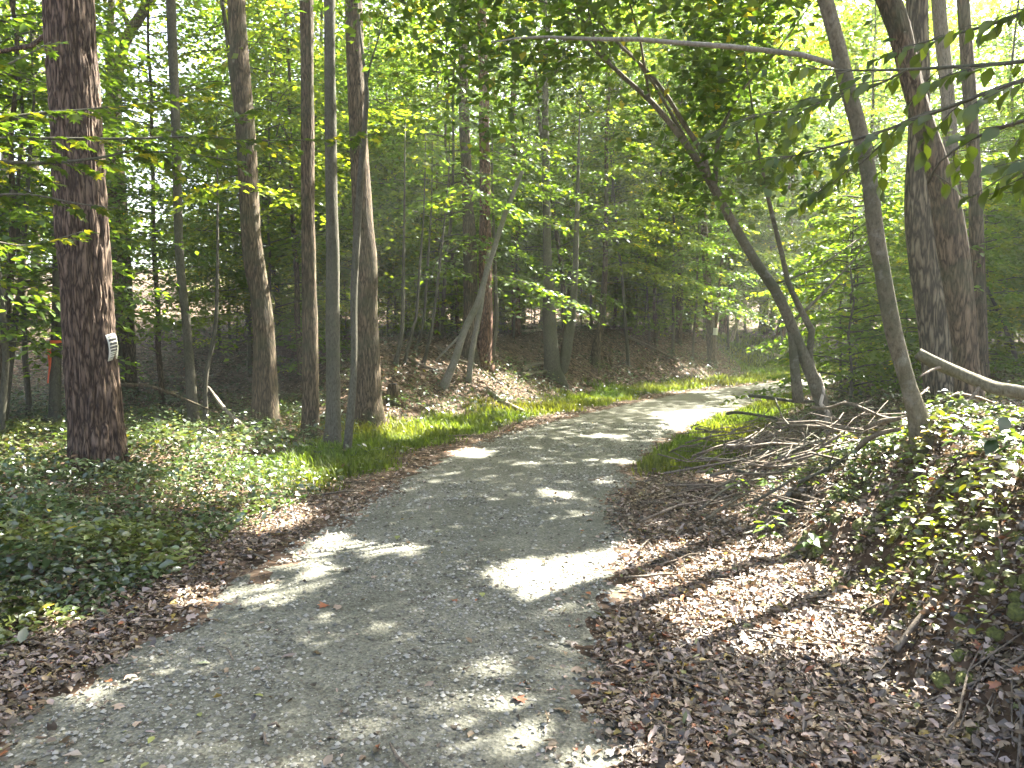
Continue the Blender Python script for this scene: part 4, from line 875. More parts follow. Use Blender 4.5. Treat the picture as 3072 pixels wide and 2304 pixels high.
# ---- the canopy closes overhead except for the sunny gaps: leaves, mostly out of view, are added to the nearest crown to shade the ground
def add_shade_leaves(target=3.0, cell=.5):
    x0, x1, y0, y1 = -26, 34, 0, 62
    nx, ny = int((x1 - x0) / cell), int((y1 - y0) / cell)
    def cover(P, S):
        g = to_ground(P)
        i = ((g[:, 0] - x0) / cell).astype(int); j = ((g[:, 1] - y0) / cell).astype(int)
        ok = (i >= 0) & (i < nx) & (j >= 0) & (j < ny)
        a = np.zeros((ny, nx))
        np.add.at(a, (j[ok], i[ok]), S[ok] ** 2 * .3 * .72 / cell ** 2)
        return a
    tot = sum(cover(q[0], q[3]) for cr in CROWNS for q in cr[4])
    gx, gy = np.meshgrid(x0 + (np.arange(nx) + .5) * cell, y0 + (np.arange(ny) + .5) * cell)
    want = target * (.6 + .8 * fbm(gx * .5, gy * .5, 0, 45)) * (1 + .35 * sstep((10 - gy) / 3)) * (1 - .85 * sstep((gy - 17) / 8)) * (1 - .95 * sstep((np.abs(gx - .15 * gy) - 4.2) / 3.0))
    lack = np.clip(want - tot, 0, None)
    mean = .205 ** 2 * .3 * .72 / cell ** 2
    num = RNG.poisson(lack / mean)
    jj, ii = np.nonzero(num)
    rep = np.repeat(np.arange(len(jj)), num[jj, ii])
    g = np.stack([x0 + (ii[rep] + RNG.random(len(rep))) * cell, y0 + (jj[rep] + RNG.random(len(rep))) * cell], -1)
    h = 9.6 + 4.2 * RNG.random(len(rep))
    h = h + (fbm(g[:, 0] * .4, g[:, 1] * .4, 0, 46) - .5) * 4
    P = np.column_stack([g + h[:, None] / SUN[2] * SUN[None, :2], h])
    # keep it out of the picture: nothing of it lower than the leafy layer seen from the road
    P = P[~sunny(P)]
    P = P[((P[:, 2] - 1.65) > .47 * np.maximum(P[:, 1], 0)) | (P[:, 1] > 26)]
    cc = np.array([cr[2] for cr in CROWNS])
    own = np.argmin(np.hypot(P[:, None, 0] - cc[None, :, 0], P[:, None, 1] - cc[None, :, 1]), axis=1)
    n = len(P)
    N = rnd_dirs(n) * .6 + np.array([0, 0, 1.0]); A = rnd_dirs(n, .5); S = RNG.uniform(.16, .25, n) * (1 + .012 * np.clip(P[:, 1] - 26, 0, 40)); C = greens(n, (.075, .122, .026), yellow=.02)
    for k, cr in enumerate(CROWNS):
        m = own == k
        if m.any(): cr[4].append((P[m], A[m], N[m], S[m], C[m]))
    for root, base, c, rad, parts in CROWNS:
        P, A, N, S, C = (np.concatenate(q) for q in zip(*parts))
        link('crown', leaves_mesh('crown', LEAF_SIMPLE, P - base, A, N, S, C), root, M['leaf'])
    print('canopy leaves added', n, 'mean cover before', tot.mean())
add_shade_leaves()

# ---- young tree at the right edge: big dark leaves one by one
def leaf_set(name, tmpl, tints):
    out = []
    for t in tints:
        V = tmpl[0].copy()
        V[:, 2] += .05 * np.sin(V[:, 0] * 5 + t[0] * 90) + .35 * (V[:, 1] ** 2) * math.sin(t[1] * 200) - .10 * V[:, 0] ** 2
        me = mesh_np(name, V, tmpl[1], np.tile(np.array(t), (len(V), 1)))
        me.materials.append(M['leaf_near'])
        out.append(me)
    return out
def place_leaf(meshes, root, p, a, n, s):
    a = np.array(a) / np.linalg.norm(a); n = np.array(n) - a * np.dot(a, n); n /= np.linalg.norm(n) + 1e-9
    b = np.cross(n, a)
    o = link('leaf', random.choice(meshes), root)
    m = Matrix(((a[0] * s, b[0] * s, n[0] * s, p[0]), (a[1] * s, b[1] * s, n[1] * s, p[1]), (a[2] * s, b[2] * s, n[2] * s, p[2]), (0, 0, 0, 1)))
    o.matrix_local = m
    return o
LEAF_BROAD = (np.array([(0, 0, 0), (.12, .15, .03), (.34, .29, .05), (.62, .27, .03), (.84, .13, -.05), (1, 0, -.15), (.84, -.13, -.05), (.62, -.27, .03), (.34, -.29, .05), (.12, -.15, .03), (.3, 0, -.01), (.65, 0, -.04)]),
              np.array([(0, 10, 1), (1, 10, 2), (2, 10, 11), (2, 11, 3), (3, 11, 4), (4, 11, 5), (0, 9, 10), (9, 8, 10), (8, 11, 10), (8, 7, 11), (7, 6, 11), (6, 5, 11)]))
def edge_tree(name, label, base, fork, paths, meshes, mat, size, gap, nmax, droop, twig=.10, layers=1):
    root = tag(empty(name, base), label, 'tree')
    b = np.array(base)
    tr = resample([[base[0], base[1], base[2] - .3, .075], [base[0] + .05, base[1], base[2] + 1, .06], [*fork, .045], [fork[0] + .1, fork[1] + .1, fork[2] + 1.6, .03], [fork[0] + .2, fork[1], fork[2] + 3.2, .012]], .2)
    link('trunk', tubes_mesh('trunk', [(tr[:, :3] - b, tr[:, 3])], 12, True, wobble), root, mat)
    spots = []
    for j, pth in enumerate(paths):
        pts = np.array(pth, float)
        tubes = []
        if j < 5 or name == 'maple_sapling' and j < 6:
            pts = np.vstack([[*fork, pts[0, 3] * 1.4], pts])
        q = resample(pts, .05)
        tubes.append((q[:, :3] - b, q[:, 3]))
        d = np.cumsum(np.r_[0, np.linalg.norm(np.diff(q[:, :3], axis=0), axis=1)])
        for s in np.arange(.25 if j < 5 else .05, d[-1], twig):
            i = min(np.searchsorted(d, s), len(q) - 2)
            t = q[i + 1, :3] - q[i, :3]; t /= np.linalg.norm(t) + 1e-9
            sgn = random.choice((-1, 1))
            side = np.cross(t, [0, 0, 1]) * sgn
            dr = t * .6 + side * .75 + np.array([0, 0, random.uniform(-.35, .15)])
            dr /= np.linalg.norm(dr)
            L = random.uniform(.12, .34) * (1.2 - .5 * s / d[-1])
            e = q[i, :3] + dr * L - np.array([0, 0, L * .18])
            tubes.append((np.array([q[i, :3], (q[i, :3] + e) / 2 + [0, 0, .01], e]) - b, np.array([.003, .002, .0015])))
            for u in np.arange(.2, 1.01, gap / L):
                spots.append((q[i, :3] + (e - q[i, :3]) * u, dr, side))
        link('branch', tubes_mesh('branch', tubes, 5), root, mat)
    random.shuffle(spots)
    spots.sort(key=lambda q: not (abs(q[0][0]) < .70 * q[0][1]))      # the ones in plain sight one by one
    for p, dr, side in spots[:nmax]:
        a = dr * .6 + side * random.uniform(-1, 1) + np.array([0, 0, -droop * random.uniform(.3, 1.4)])
        n = np.array([random.gauss(0, .35), random.gauss(0, .35) , 1.0]) - np.array([0, .45, 0]) * droop
        place_leaf(meshes, root, p - b, a, n, random.uniform(*size))
    return root, spots[nmax:]
big_leaves = leaf_set('leaf', LEAF_BROAD, [(.050, .074, .016), (.060, .088, .018), (.042, .064, .016), (.080, .108, .020), (.052, .080, .022), (.046, .066, .014)])
edge_tree('young_tree', 'young tree at the right edge hanging large dark leaves in front of the leaning trunks', (3.3, 2.0, hz(3.3, 2.0)), (3.0, 2.1, 2.75),
          DATA['HANG'], big_leaves, M['grey'], (.045, .078), .034, 298, .7)
maple_leaves = leaf_set('leaf', LEAF_LOBED, [(.050, .080, .020), (.060, .096, .022), (.042, .070, .022), (.090, .125, .022), (.17, .17, .03)])
mr, rest = edge_tree('maple_sapling', 'maple sapling at the left edge with level sprays of lobed leaves across the oak', (-5.3, 5.6, hz(-5.3, 5.6)), (-5.25, 5.7, 3.3),
          DATA['MAPLE'], maple_leaves, M['grey'], (.08, .13), .05, 295, .12, .075)
if rest:
    P = np.array([r[0] for r in rest]); A = np.array([r[1] * .6 + r[2] * random.uniform(-1, 1) for r in rest])
    N = RNG.normal(size=P.shape) * .35 + np.array([0, 0, 1.0])
    f = link('foliage', leaves_mesh('foliage', LEAF_LOBED, P - np.array(mr.location), A, N, RNG.uniform(.07, .11, len(P)), greens(len(P), (.052, .085, .022), yellow=.05)), mr, M['leaf'])
    f['kind'] = 'stuff'

# ------------------------------------------------------------------ what covers the ground
def bare_density(d0, xr, yr, n):
    x = RNG.uniform(*xr, n); y = RNG.uniform(*yr, n)
    return x, y
def in_view(x, y, m=1.0):
    return (y > 1.6) & (np.abs(x) < y * .70 + m)
def near_sample(n, ymin, ymax, p=1.6):
    """points with density falling off with distance from where one stands"""
    u = RNG.random(n)
    y = ymin * (ymax / ymin) ** (u ** .9)
    x = RNG.uniform(-1, 1, n) * (y * .72 + .8)
    return x, y

def slope_normal(x, y, e=.05):
    zx = (height(x + e, y) - height(x - e, y)) / (2 * e)
    zy = (height(x, y + e) - height(x, y - e)) / (2 * e)
    n = np.stack([-zx, -zy, np.ones_like(zx)], -1)
    return n / np.linalg.norm(n, axis=1)[:, None]

BROWNS = np.array([(.105, .076, .042), (.150, .108, .062), (.072, .053, .032), (.22, .168, .105), (.125, .086, .054), (.21, .16, .115), (.050, .038, .026), (.31, .24, .18)])
def litter():
    x, y = near_sample(420000, 2.2, 42)
    lft, rgt, arc = road_side(x, y)
    f, _ = side_dist(FOOT, x, y)
    e = np.maximum(lft, rgt)
    n = fbm(x * 1.2, y * 1.2, 0, 61)
    edge = sstep((e + .13 + (n - .5) * .4) / .22)
    g = VERGE(x, y)
    cover = sstep((-3.0 - x + (n - .5) * 2.4 - .25 * (y - 4)) / .8) * (f < 0) * (y > 4.2)
    pr = edge * (1 - .93 * g) * (1 - .55 * cover) * (.45 + .8 * n)
    steep = sstep((1 - slope_normal(x, y)[:, 2] - .10) / .18) * (rgt > .9) * (y < 7)
    pr = pr * (1 - .42 * steep)
    pr = np.maximum(pr, .006 + .03 * (e > -.45))
    keep = RNG.random(len(x)) < pr
    x, y = x[keep], y[keep]
    z = height(x, y)
    m = len(x)
    P = np.stack([x, y, z + .006 + RNG.random(m) * .028 * edge[keep] + .012 * (1 - edge[keep])], -1)
    N = slope_normal(x, y) + RNG.normal(size=(m, 3)) * .33
    A = rnd_dirs(m, .25)
    C = 1.2 * BROWNS[RNG.integers(0, len(BROWNS), m)] * (.6 + .5 * RNG.random((m, 1)))
    r = RNG.random(m)
    C[r < .014] = (.28, .105, .04); C[(r > .03) & (r < .045)] = (.30, .22, .05); C[(r > .05) & (r < .062)] = (.16, .17, .05); C[(r > .07) & (r < .17)] = (.34, .26, .21)
    S = (.012 + .046 * RNG.random(m) ** 1.8) * (1 + np.clip(y - 9, 0, 30) * .035)
    far = y > 7.5
    kind = np.where(far, 0, 1 + RNG.choice(3, m, p=[.58, .24, .18]))
    Vs, Fs, Cs, k0 = [], [], [], 0
    for q, tm in enumerate((LEAF_SIMPLE, LEAF_CURL, LEAF_NARROW, LEAF_LOBED)):
        w = kind == q
        V, F, c = leaves_arrays(tm, P[w], A[w], N[w], S[w] * (1, 1, 1.35, 1.15)[q], C[w])
        V = V + RNG.normal(size=V.shape) * .0022 * (q > 0)          # crumpled
        Vs.append(V); Fs.append(F + k0); Cs.append(c); k0 += len(V)
    V, F, c = np.vstack(Vs), np.vstack(Fs), np.vstack(Cs)
    tag(link('leaf_litter', mesh_np('leaf_litter', V, F, c), None, M['litter']), 'brown fallen leaves lying over the forest floor and road edges', kind='stuff')

def ground_cover():
    """low green plants under the trees on the left and sprinkled over the banks"""
    x, y = near_sample(270000, 3.2, 34)
    lft, rgt, arc = road_side(x, y)
    f, _ = side_dist(FOOT, x, y)
    n = fbm(x * .9, y * .9, 0, 71)
    n2 = vnoise(x * 3.2, y * 3.2, 0, 72)
    a = sstep((lft - .24 - .22 * n + (n - .5) * .7) / .35) * (f < 1.5) * sstep((y - 3.4) / 1.0) * (.5 + .9 * n) * (1 - .9 * VERGE(x, y))
    b = sstep((f + .3) / 1.2) * (.10 + .45 * sstep((n - .40) / .2))
    c = sstep((rgt - 1.35) / .5) * (f < 0) * (.34 + .75 * sstep((n - .45) / .18) * sstep((y - 3.5) / 3)) * sstep((n2 - .25) / .3)
    pr = np.where(lft > 0, np.maximum(a, b), c)
    keep = (RNG.random(len(x)) < pr)
    x, y, n = x[keep], y[keep], n[keep]
    lf = lft[keep]
    m = len(x)
    hgt = np.where(lf > 0, .05 + .42 * np.clip(lf - .5, 0, 1) * vnoise(x * 2.1, y * 2.1, 0, 73), .05 + .22 * vnoise(x * 2.1, y * 2.1, 0, 74))
    P = np.stack([x, y, height(x, y) + .02 + hgt * RNG.random(m) ** .7], -1)
    N = RNG.normal(size=(m, 3)) * .38 + np.array([0, 0, 1.0])
    A = rnd_dirs(m, .3)
    C = greens(m, (.050, .078, .022), .4, .012)
    C[lf <= 0] *= np.array([1.5, 1.35, .9])
    patchy = vnoise(x * 1.1, y * 1.1, 0, 75)[:, None]
    C *= .7 + .75 * patchy
    C[(vnoise(x * 1.7, y * 1.7, 0, 76) > .66)] *= np.array([1.5, 1.25, .8])
    C[RNG.random(m) < .03] = (.14, .09, .05)
    S = (.03 + .075 * RNG.random(m) ** 1.5) * (.6 + .5 * vnoise(x * 1.3, y * 1.3, 0, 77)) * np.where(lf > 0, 1, .8) * (1 + np.clip(y - 10, 0, 30) * .03)
    near = y < 9
    ta = leaves_arrays(LEAF_OVAL, P[near], A[near], N[near], S[near], C[near])
    tb = leaves_arrays(LEAF_SIMPLE, P[~near], A[~near], N[~near], S[~near], C[~near])
    V = np.vstack([ta[0], tb[0]]); F = np.vstack([ta[1], tb[1] + len(ta[0])]); c = np.vstack([ta[2], tb[2]])
    tag(link('ground_cover', mesh_np('ground_cover', V, F, c), None, M['cover']), 'low green leafy plants carpeting the ground under the trees', kind='stuff')

def grass():
    x, y = near_sample(400000, 6.5, 44)
    g = VERGE(x, y)
    lft, rgt, arc = road_side(x, y)
    keep = RNG.random(len(x)) < g * .95
    x, y, g = x[keep], y[keep], g[keep]
    m = len(x)
    L = (.05 + .13 * RNG.random(m) * (.5 + fbm(x * 1.5, y * 1.5, 0, 81))) * (.5 + .5 * g) * (1 + np.clip(y - 12, 0, 30) * .02)
    w = .005 * (1 + y * .09)
    az = RNG.uniform(0, 6.28, m)
    lean = RNG.uniform(.15, .8, m)
    B = np.stack([x, y, height(x, y) - .005], -1)
    d = np.stack([np.cos(az), np.sin(az), 0 * az], -1)
    s = np.stack([-np.sin(az), np.cos(az), 0 * az], -1) * w[:, None]
    mid = B + d * (L * lean * .35)[:, None] + np.stack([0 * L, 0 * L, L * .62], -1)
    tip = B + d * (L * lean)[:, None] + np.stack([0 * L, 0 * L, L * .92], -1)
    V = np.stack([B - s, B + s, mid - s * .7, mid + s * .7, tip], 1).reshape(-1, 3)
    k = np.arange(m)[:, None, None] * 5
    F = (np.array([(0, 1, 3), (0, 3, 2), (2, 3, 4)])[None] + k).reshape(-1, 3)
    C = np.array((.105, .145, .026))[None] * (.65 + .7 * RNG.random((m, 1)))
    C[:, 0] *= .8 + .7 * vnoise(x * .8, y * .8, 0, 82)
    tag(link('verge_grass', mesh_np('verge_grass', V, F, np.repeat(C, 5, 0)), None, M['grass']), 'short green grass on the verges along the gravel road', kind='stuff')

def gravel():
    n = 80000
    u = RNG.random(n)
    y = 2.2 * (14 / 2.2) ** (u ** .95)
    x = RNG.uniform(-3.6, 3.4, n)
    lft, rgt, arc = road_side(x, y)
    e = np.maximum(lft, rgt)
    pr = sstep((.02 - e) / .12) * (.25 + .9 * sstep((vnoise(x * 2.3, y * 1.2, 0, 91) - .3) / .4))
    keep = (RNG.random(n) < pr) & in_view(x, y)
    x, y = x[keep], y[keep]
    m = len(x)
    s = (.004 + .0125 * RNG.random(m) ** 3.5) * (1 + np.clip(y - 4, 0, 10) * .10)
    o = np.array([(1, 0, 0), (-.2, .95, 0), (-.9, -.5, 0), (.3, -.9, 0), (0, 0, .75), (0, 0, -.6)], float)
    of = np.array([(0, 1, 4), (1, 2, 4), (2, 3, 4), (3, 0, 4)])
    V = o[None] * (1 + .5 * (RNG.random((m, 6, 3)) - .5)) * s[:, None, None]
    a = RNG.uniform(0, 6.28, m)
    ca, sa = np.cos(a)[:, None], np.sin(a)[:, None]
    V = np.stack([V[..., 0] * ca - V[..., 1] * sa, V[..., 0] * sa + V[..., 1] * ca, V[..., 2]], -1)
    V += np.stack([x, y, height(x, y) + .012], -1)[:, None]
    F = (of[None] + np.arange(m)[:, None, None] * 6).reshape(-1, 3)
    C = np.array((.235, .235, .205))[None] * (.45 + .95 * RNG.random((m, 1)))
    C[RNG.random(m) < .22] = (.075, .07, .055)
    mt, nt, out = new_mat('gravel_stone')
    at = nd(nt, 'ShaderNodeAttribute', attribute_name='tint')
    p = nd(nt, 'ShaderNodeBsdfPrincipled', Roughness=.85)
    p.inputs['Specular IOR Level'].default_value = .25
    nt.links.new(at.outputs['Color'], p.inputs['Base Color']); nt.links.new(p.outputs[0], out.inputs['Surface'])
    tag(link('gravel', mesh_np('gravel', V.reshape(-1, 3), F, np.repeat(C, 6, 0)), None, mt), 'loose grey gravel scattered over the road', kind='stuff')

def moss_and_twigs():
    # dead twigs strewn about
    tubes = []
    for _ in range(420):
        y = 2.6 * (26 / 2.6) ** random.random()
        x = random.uniform(-.72, .72) * y
        l, r, _a = road_side(np.array([x]), np.array([y]))
        if max(l[0], r[0]) < .1 and random.random() > .10: continue
        L = random.uniform(.10, .55) * (1 + y * .03); a = random.uniform(0, 3.14)
        if max(l[0], r[0]) < .1: L *= .35
        p = []
        for t in (-.5, -.1, .25, .5):
            px, py = x + math.cos(a) * L * t + random.gauss(0, .012), y + math.sin(a) * L * t + random.gauss(0, .012)
            p.append((px, py, hz(px, py) + random.uniform(.012, .05)))
        r0 = random.uniform(.003, .007) * (1 + y * .05)
        tubes.append((np.array(p), np.array([r0, r0, r0 * .8, r0 * .4])))
    # denser brushwood under the fallen branches
    for _ in range(190):
        x, y = random.gauss(2.75, .6), random.uniform(5.8, 10.5)
        l, r, _a = road_side(np.array([x]), np.array([y]))
        if r[0] < .55: continue
        L = random.uniform(.3, 1.1); a = random.gauss(.5, .6); el = random.uniform(-.15, .3)
        p = []
        z0 = hz(x, y) + random.uniform(.03, .42)
        for t in (-.5, -.15, .2, .5):
            p.append((x + math.cos(a) * L * t, y + math.sin(a) * L * t + random.gauss(0, .03), z0 + el * L * t + random.gauss(0, .02)))
        r0 = random.uniform(.003, .007) * random.choice((1, 1, 1.9))
        tubes.append((np.array(p), np.array([r0, r0, r0 * .8, r0 * .5])))
    # roots hanging out of the earth bank
    for _ in range(70):
        y = random.uniform(2.4, 6.2)
        x = float(np.interp(y, [2.4, 4, 6.2], [1.75, 1.85, 2.0])) + random.gauss(0, .18)
        p = []; a = random.gauss(0, .5); L = random.uniform(.15, .5)
        for q in (0, .33, .66, 1):
            px, py = x - .5 * L * q + .5 * L, y + math.sin(a) * L * q + random.gauss(0, .015)
            p.append((px, py, hz(px, py) + random.uniform(.005, .035)))
        r0 = random.uniform(.002, .0055)
        tubes.append((np.array(p), np.array([r0, r0, r0 * .7, r0 * .4])))
    tag(link('twig_litter', tubes_mesh('twig_litter', tubes, 4), None, M['dead']), 'thin dead twigs and brushwood strewn over the ground', kind='stuff')
    # moss cushions on the brow of the earth bank
    ico_v, ico_f = None, None
    Vs, Fs, Cs, k = [], [], [], 0
    n_, m_ = 12, 7
    th = np.arange(n_) * 2 * np.pi / n_; ph = np.linspace(0, np.pi / 2, m_)
    for _ in range(260):
        y = random.uniform(2.9, 5.8)
        x = np.interp(y, [2.7, 4, 5.6], [2.35, 2.35, 2.45]) + random.gauss(0, .24) + .12 * math.sin(y * 9)
        rr = random.uniform(.02, .05)
        nn = slope_normal(np.array([x]), np.array([y]))[0]
        t1 = np.cross(nn, [0, 1, 0]); t1 /= np.linalg.norm(t1); t2 = np.cross(nn, t1)
        u1 = np.outer(np.sin(ph), np.cos(th)) * rr; u2 = np.outer(np.sin(ph), np.sin(th)) * rr * random.uniform(.6, 1.3)
        hh = rr * .75 * np.cos(ph)[:, None] * np.ones((1, n_))
        p0 = np.array([x, y, hz(x, y) - .004])
        V = p0 + u1[..., None] * t1 + u2[..., None] * t2 + hh[..., None] * nn
        d = (vnoise(V[..., 0] * 60, V[..., 1] * 60, V[..., 2] * 60, 95) - .5) * .03
        V = (V + d[..., None] * nn).reshape(-1, 3)
        i, j = np.meshgrid(np.arange(m_ - 1), np.arange(n_), indexing='ij')
        a = i * n_ + j; b = i * n_ + (j + 1) % n_
        q = np.stack([a, a + n_, b + n_, b], -1).reshape(-1, 4)
        Fs.append(np.vstack([q[:, [0, 1, 2]], q[:, [0, 2, 3]]]) + k); Vs.append(V); k += len(V)
    tag(link('moss', mesh_np('moss', np.vstack(Vs), np.vstack(Fs), smooth=True), None, plain_mat('moss', (.088, .096, .022), .95, .55, 70)), 'yellow green moss cushions on the brow of the earth bank', kind='stuff')

litter(); ground_cover(); grass(); gravel(); moss_and_twigs()

# ------------------------------------------------------------------ fallen wood
def branch_thing(name, label, cat, pts, mat, n=8, step=.06, group=None, twigs=0):
    q = resample(pts, step)
    b = np.array([q[0, 0], q[0, 1], q[0, 2]])
    tubes = [(q[:, :3] - b, q[:, 3])]
    o = tag(link(name, tubes_mesh(name, tubes, n, True, wobble), None, mat), label, cat, group)
    o.location = b
    for _ in range(twigs):
        i = random.randint(len(q) // 4, len(q) - 2)
        t = q[i + 1, :3] - q[i, :3]; t /= np.linalg.norm(t) + 1e-9
        d = t * .7 + np.array([random.uniform(-.6, .6), random.uniform(-.6, .6), random.uniform(0, .5)])
        L = random.uniform(.12, .4)
        p = np.array([q[i, :3], q[i, :3] + d * L * .5 + [0, 0, .01], q[i, :3] + d * L]) - b
        link('twig', tubes_mesh('twig', [(p, np.array([.45, .32, .15]) * q[i, 3])], 5), o, mat)
    return o
FL = ['straight pale branch end, crossing in front of the arching tree foot', 'thick brown branch poking left out over the bright green plants', 'long dark branch with its tip lowest on the left above the leaf strip',
      'bow shaped dark branch sagging across the brush pile', 'thin branch sloping down right towards the pile from the verge', 'longest thin branch, lying level behind the arching tree foot',
      'thin crooked branch just below the longest level one', 'straight branch rising right in the middle of the pile', 'short branch propped at a slant in the middle of the pile', 'long branch slanting up right at the near side of the pile',
      'dark branch slanting down to the leaf strip, nearest the road', 'short dark branch slanting at the left of the pile', 'forked grey stick near the leaf strip', 'short crooked stick below the pile',
      'low stick lying across the leaves between pile and earth bank', 'thick branch ending at the foot of the mottled leaning trunk', 'thick dark branch behind the mottled leaning trunk', 'thin dark twig crossing the pile from upper left to lower right',
      'short thin upright twig at the back of the pile', 'branch lying low along the near left side of the pile', 'dark branch rising right from the left side of the pile', 'slanting stick in the shade below the pile']
for i, (pts, l) in enumerate(zip(DATA['FALLEN'], FL)):
    branch_thing('fallen_branch', l, 'branch', pts, M['dead'] if i in (0, 1, 6, 8, 15, 16) else M['grey'], group='fallen branches of the brush pile', twigs=3 if i < 14 else 1)
vine = branch_thing('bent_branch', 'pale kinked branch standing in front of the arching tree foot', 'branch', DATA['VINE'], M['pale'])
lg = branch_thing('fallen_log', 'fallen log with rough bark lying across the right edge in front of the trunks', 'log', DATA['LOG'], M['mottled'], n=16, step=.04)
for k in ('LOG_STUB', 'LOG_STUB2'):
    q = resample(DATA[k], .05); b = np.array(lg.location)
    link('branch_stub', tubes_mesh('branch_stub', [(q[:, :3] - b, q[:, 3])], 8, True, wobble), lg, M['dead'])
branch_thing('bank_stick', 'grey stick leaning down the mossy earth bank', 'stick', DATA['BANK_STICK'], M['dead'], n=10, step=.03)
branch_thing('bare_pole', 'pale barkless pole slanting down to the right of the slim grey trunk', 'pole', DATA['POLE'], M['pale'], n=10)
branch_thing('dead_branch', 'long dark branch drooping to the right from the thick oak', 'branch', DATA['DARK_BRANCH'], M['brown'], twigs=2)
for pts, l in zip(DATA['BANK_POLES'], ['pale pole lying down the cut bank onto the verge', 'thin pole slanting down the bank behind the verge', 'pale pole lying on the far bank near the bend', 'pale log lying level back in the wood',
                                       'thin pole on the bank below the thin stems', 'dark rotten log left of the two stemmed grey tree', 'lower dark log left of the two stemmed grey tree', 'thin stick on the bank beside the long leaning grey stem']):
    branch_thing('fallen_pole', l, 'pole', pts, M['pale'] if 'pale' in l else M['dead'], group='poles and logs on the banks')
q = resample(DATA['pole'], .3)
branch_thing('leaning_pole', 'bare pole leaning right beyond the bend of the road', 'pole', DATA['pole'], M['pale'])
# a rotten stump on the cut bank
st = DATA['STUMP']
so = tag(link('tree_stump', tubes_mesh('tree_stump', [(np.array([(0, 0, -.2), (0, 0, .05), (.01, 0, .2), (.03, 0, .33)]), np.array([.17, .13, .11, .10]))], 14, True, wobble), None, M['brown']), 'small dark rotten stump at the foot of the cut bank', 'stump')
so.location = st
hollow_shade = link('hollow_shade', tubes_mesh('hollow_shade', [(np.array([(.03, 0, .325), (.03, 0, .345)]), np.array([.07, .06]))], 12), so, plain_mat('hollow_dark', (.02, .015, .01)))  # dark disc on top, its colour standing in for shade inside the stump

# ------------------------------------------------------------------ notices and tape
white = plain_mat('notice_white', (.56, .56, .50), .45, .05, 12)
ink = plain_mat('notice_ink', (.05, .05, .05), .6, .1)
def box_mesh(name, sx, sy, sz, mat=None, bend=0.0):
    xs = np.linspace(-.5, .5, 2); zs = np.linspace(-.5, .5, 7)
    V, F = [], []
    for yy in (-.5, .5):
        for z in zs:
            for x in xs: V.append((x * sx, yy * sy + bend * (z * z), z * sz))
    n = len(zs)
    for r in range(n - 1):
        a = r * 2; b = 2 * n + r * 2
        F += [(a, a + 1, a + 3, a + 2), (b, b + 2, b + 3, b + 1), (a, a + 2, b + 2, b), (a + 1, b + 1, b + 3, a + 3)]
    F += [(0, 2 * n, 2 * n + 1, 1), (2 * n - 2, 2 * n - 1, 4 * n - 1, 4 * n - 2)]
    me = mesh_np(name, V, F)
    if mat: me.materials.append(mat)
    return me
op = np.array(DATA['oak']); zc = 1.52
ox = np.interp(zc, op[:, 2], op[:, 0]); oy = op[0, 1]; orad = np.interp(zc, op[:, 2], op[:, 3])
ang = math.radians(-9)                               # on the flank that faces the road
pl = tag(empty('notice_plate', (ox + math.cos(ang) * (orad + .02), oy + math.sin(ang) * (orad + .02), zc)), 'white notice plate with rows of black print nailed to the thick oak', 'sign')
pl.rotation_euler = (0.0, math.radians(-7), math.radians(90 + 1))
link('plate', box_mesh('plate', .20, .004, .285, white, .10), pl)
for i, (w, h, z) in enumerate([(.15, .012, .118), (.16, .034, .080), (.15, .034, .038), (.16, .030, .000), (.14, .026, -.034), (.15, .008, -.062), (.13, .008, -.082), (.15, .006, -.110)]):
    k = 5 if h > .02 else 9
    for j in range(k):
        ww = w / k * (.82 if h > .02 else .75)
        t = link('print', box_mesh('print', ww, .002, h * .8, ink), pl)
        t.location = (-w / 2 + (j + .5) * w / k, -.0032 + .10 * (z / .285) ** 2, z)
np_ = np.array(DATA['notice'])
zc = np.interp(29.1 * 0 + 1.75, [0, 9], [0, 9])
zn = 1.78
nx_ = np.interp(zn, np_[:, 2], np_[:, 0]); nr = np.interp(zn, np_[:, 2], np_[:, 3])
n2o = tag(link('paper_notice', box_mesh('paper_notice', .20, .006, .27, white), None), 'small blank white notice on the trunk near the bend', 'sign')
n2o.location = (nx_ + .13, np_[0, 1] - nr - .02, zn)
n2o.rotation_euler = (0, .06, .25)

orange = plain_mat('orange_tape', (.80, .13, .03), .45, .12, 40)
tp = np.array(DATA['ten']); zt = 1.55
tx = np.interp(zt, tp[:, 2], tp[:, 0]); ty = tp[0, 1]; tr_ = np.interp(zt, tp[:, 2], tp[:, 3])
tape = tag(empty('marking_tape', (tx, ty, zt)), 'orange tape knotted round the thin trunk with one tail hanging down', 'tape')
th = np.linspace(0, 2 * np.pi, 25)
V, F = [], []
for i, a in enumerate(th):
    r = tr_ * 1.16 + .004
    w = .026 + .004 * math.sin(a * 3)
    dz = .015 * math.sin(a)
    for rr in (r, r + .003):
        for s in (-1, 1): V.append((rr * math.cos(a), rr * math.sin(a), dz + s * w))
for i in range(24):
    a = i * 4; b = a + 4
    F += [(a + 2, b + 2, b + 3, a + 3), (a, a + 1, b + 1, b), (a, b, b + 2, a + 2), (a + 1, a + 3, b + 3, b + 1)]
link('loop', mesh_np('loop', V, F), tape, orange)
V, F = [], []
for i in range(13):
    t = i / 12
    x = -tr_ * .75 + .02 * math.sin(t * 5) - .01 * t; y = -tr_ - .03 - .015 * math.sin(t * 7)
    w = .030 * (1 - .5 * t)
    for s in (-1, 1): V += [(x + s * w, y + .01 * s * math.sin(t * 6), -.02 - t * .66), (x + s * w, y + .004 + .01 * s * math.sin(t * 6), -.02 - t * .66)]
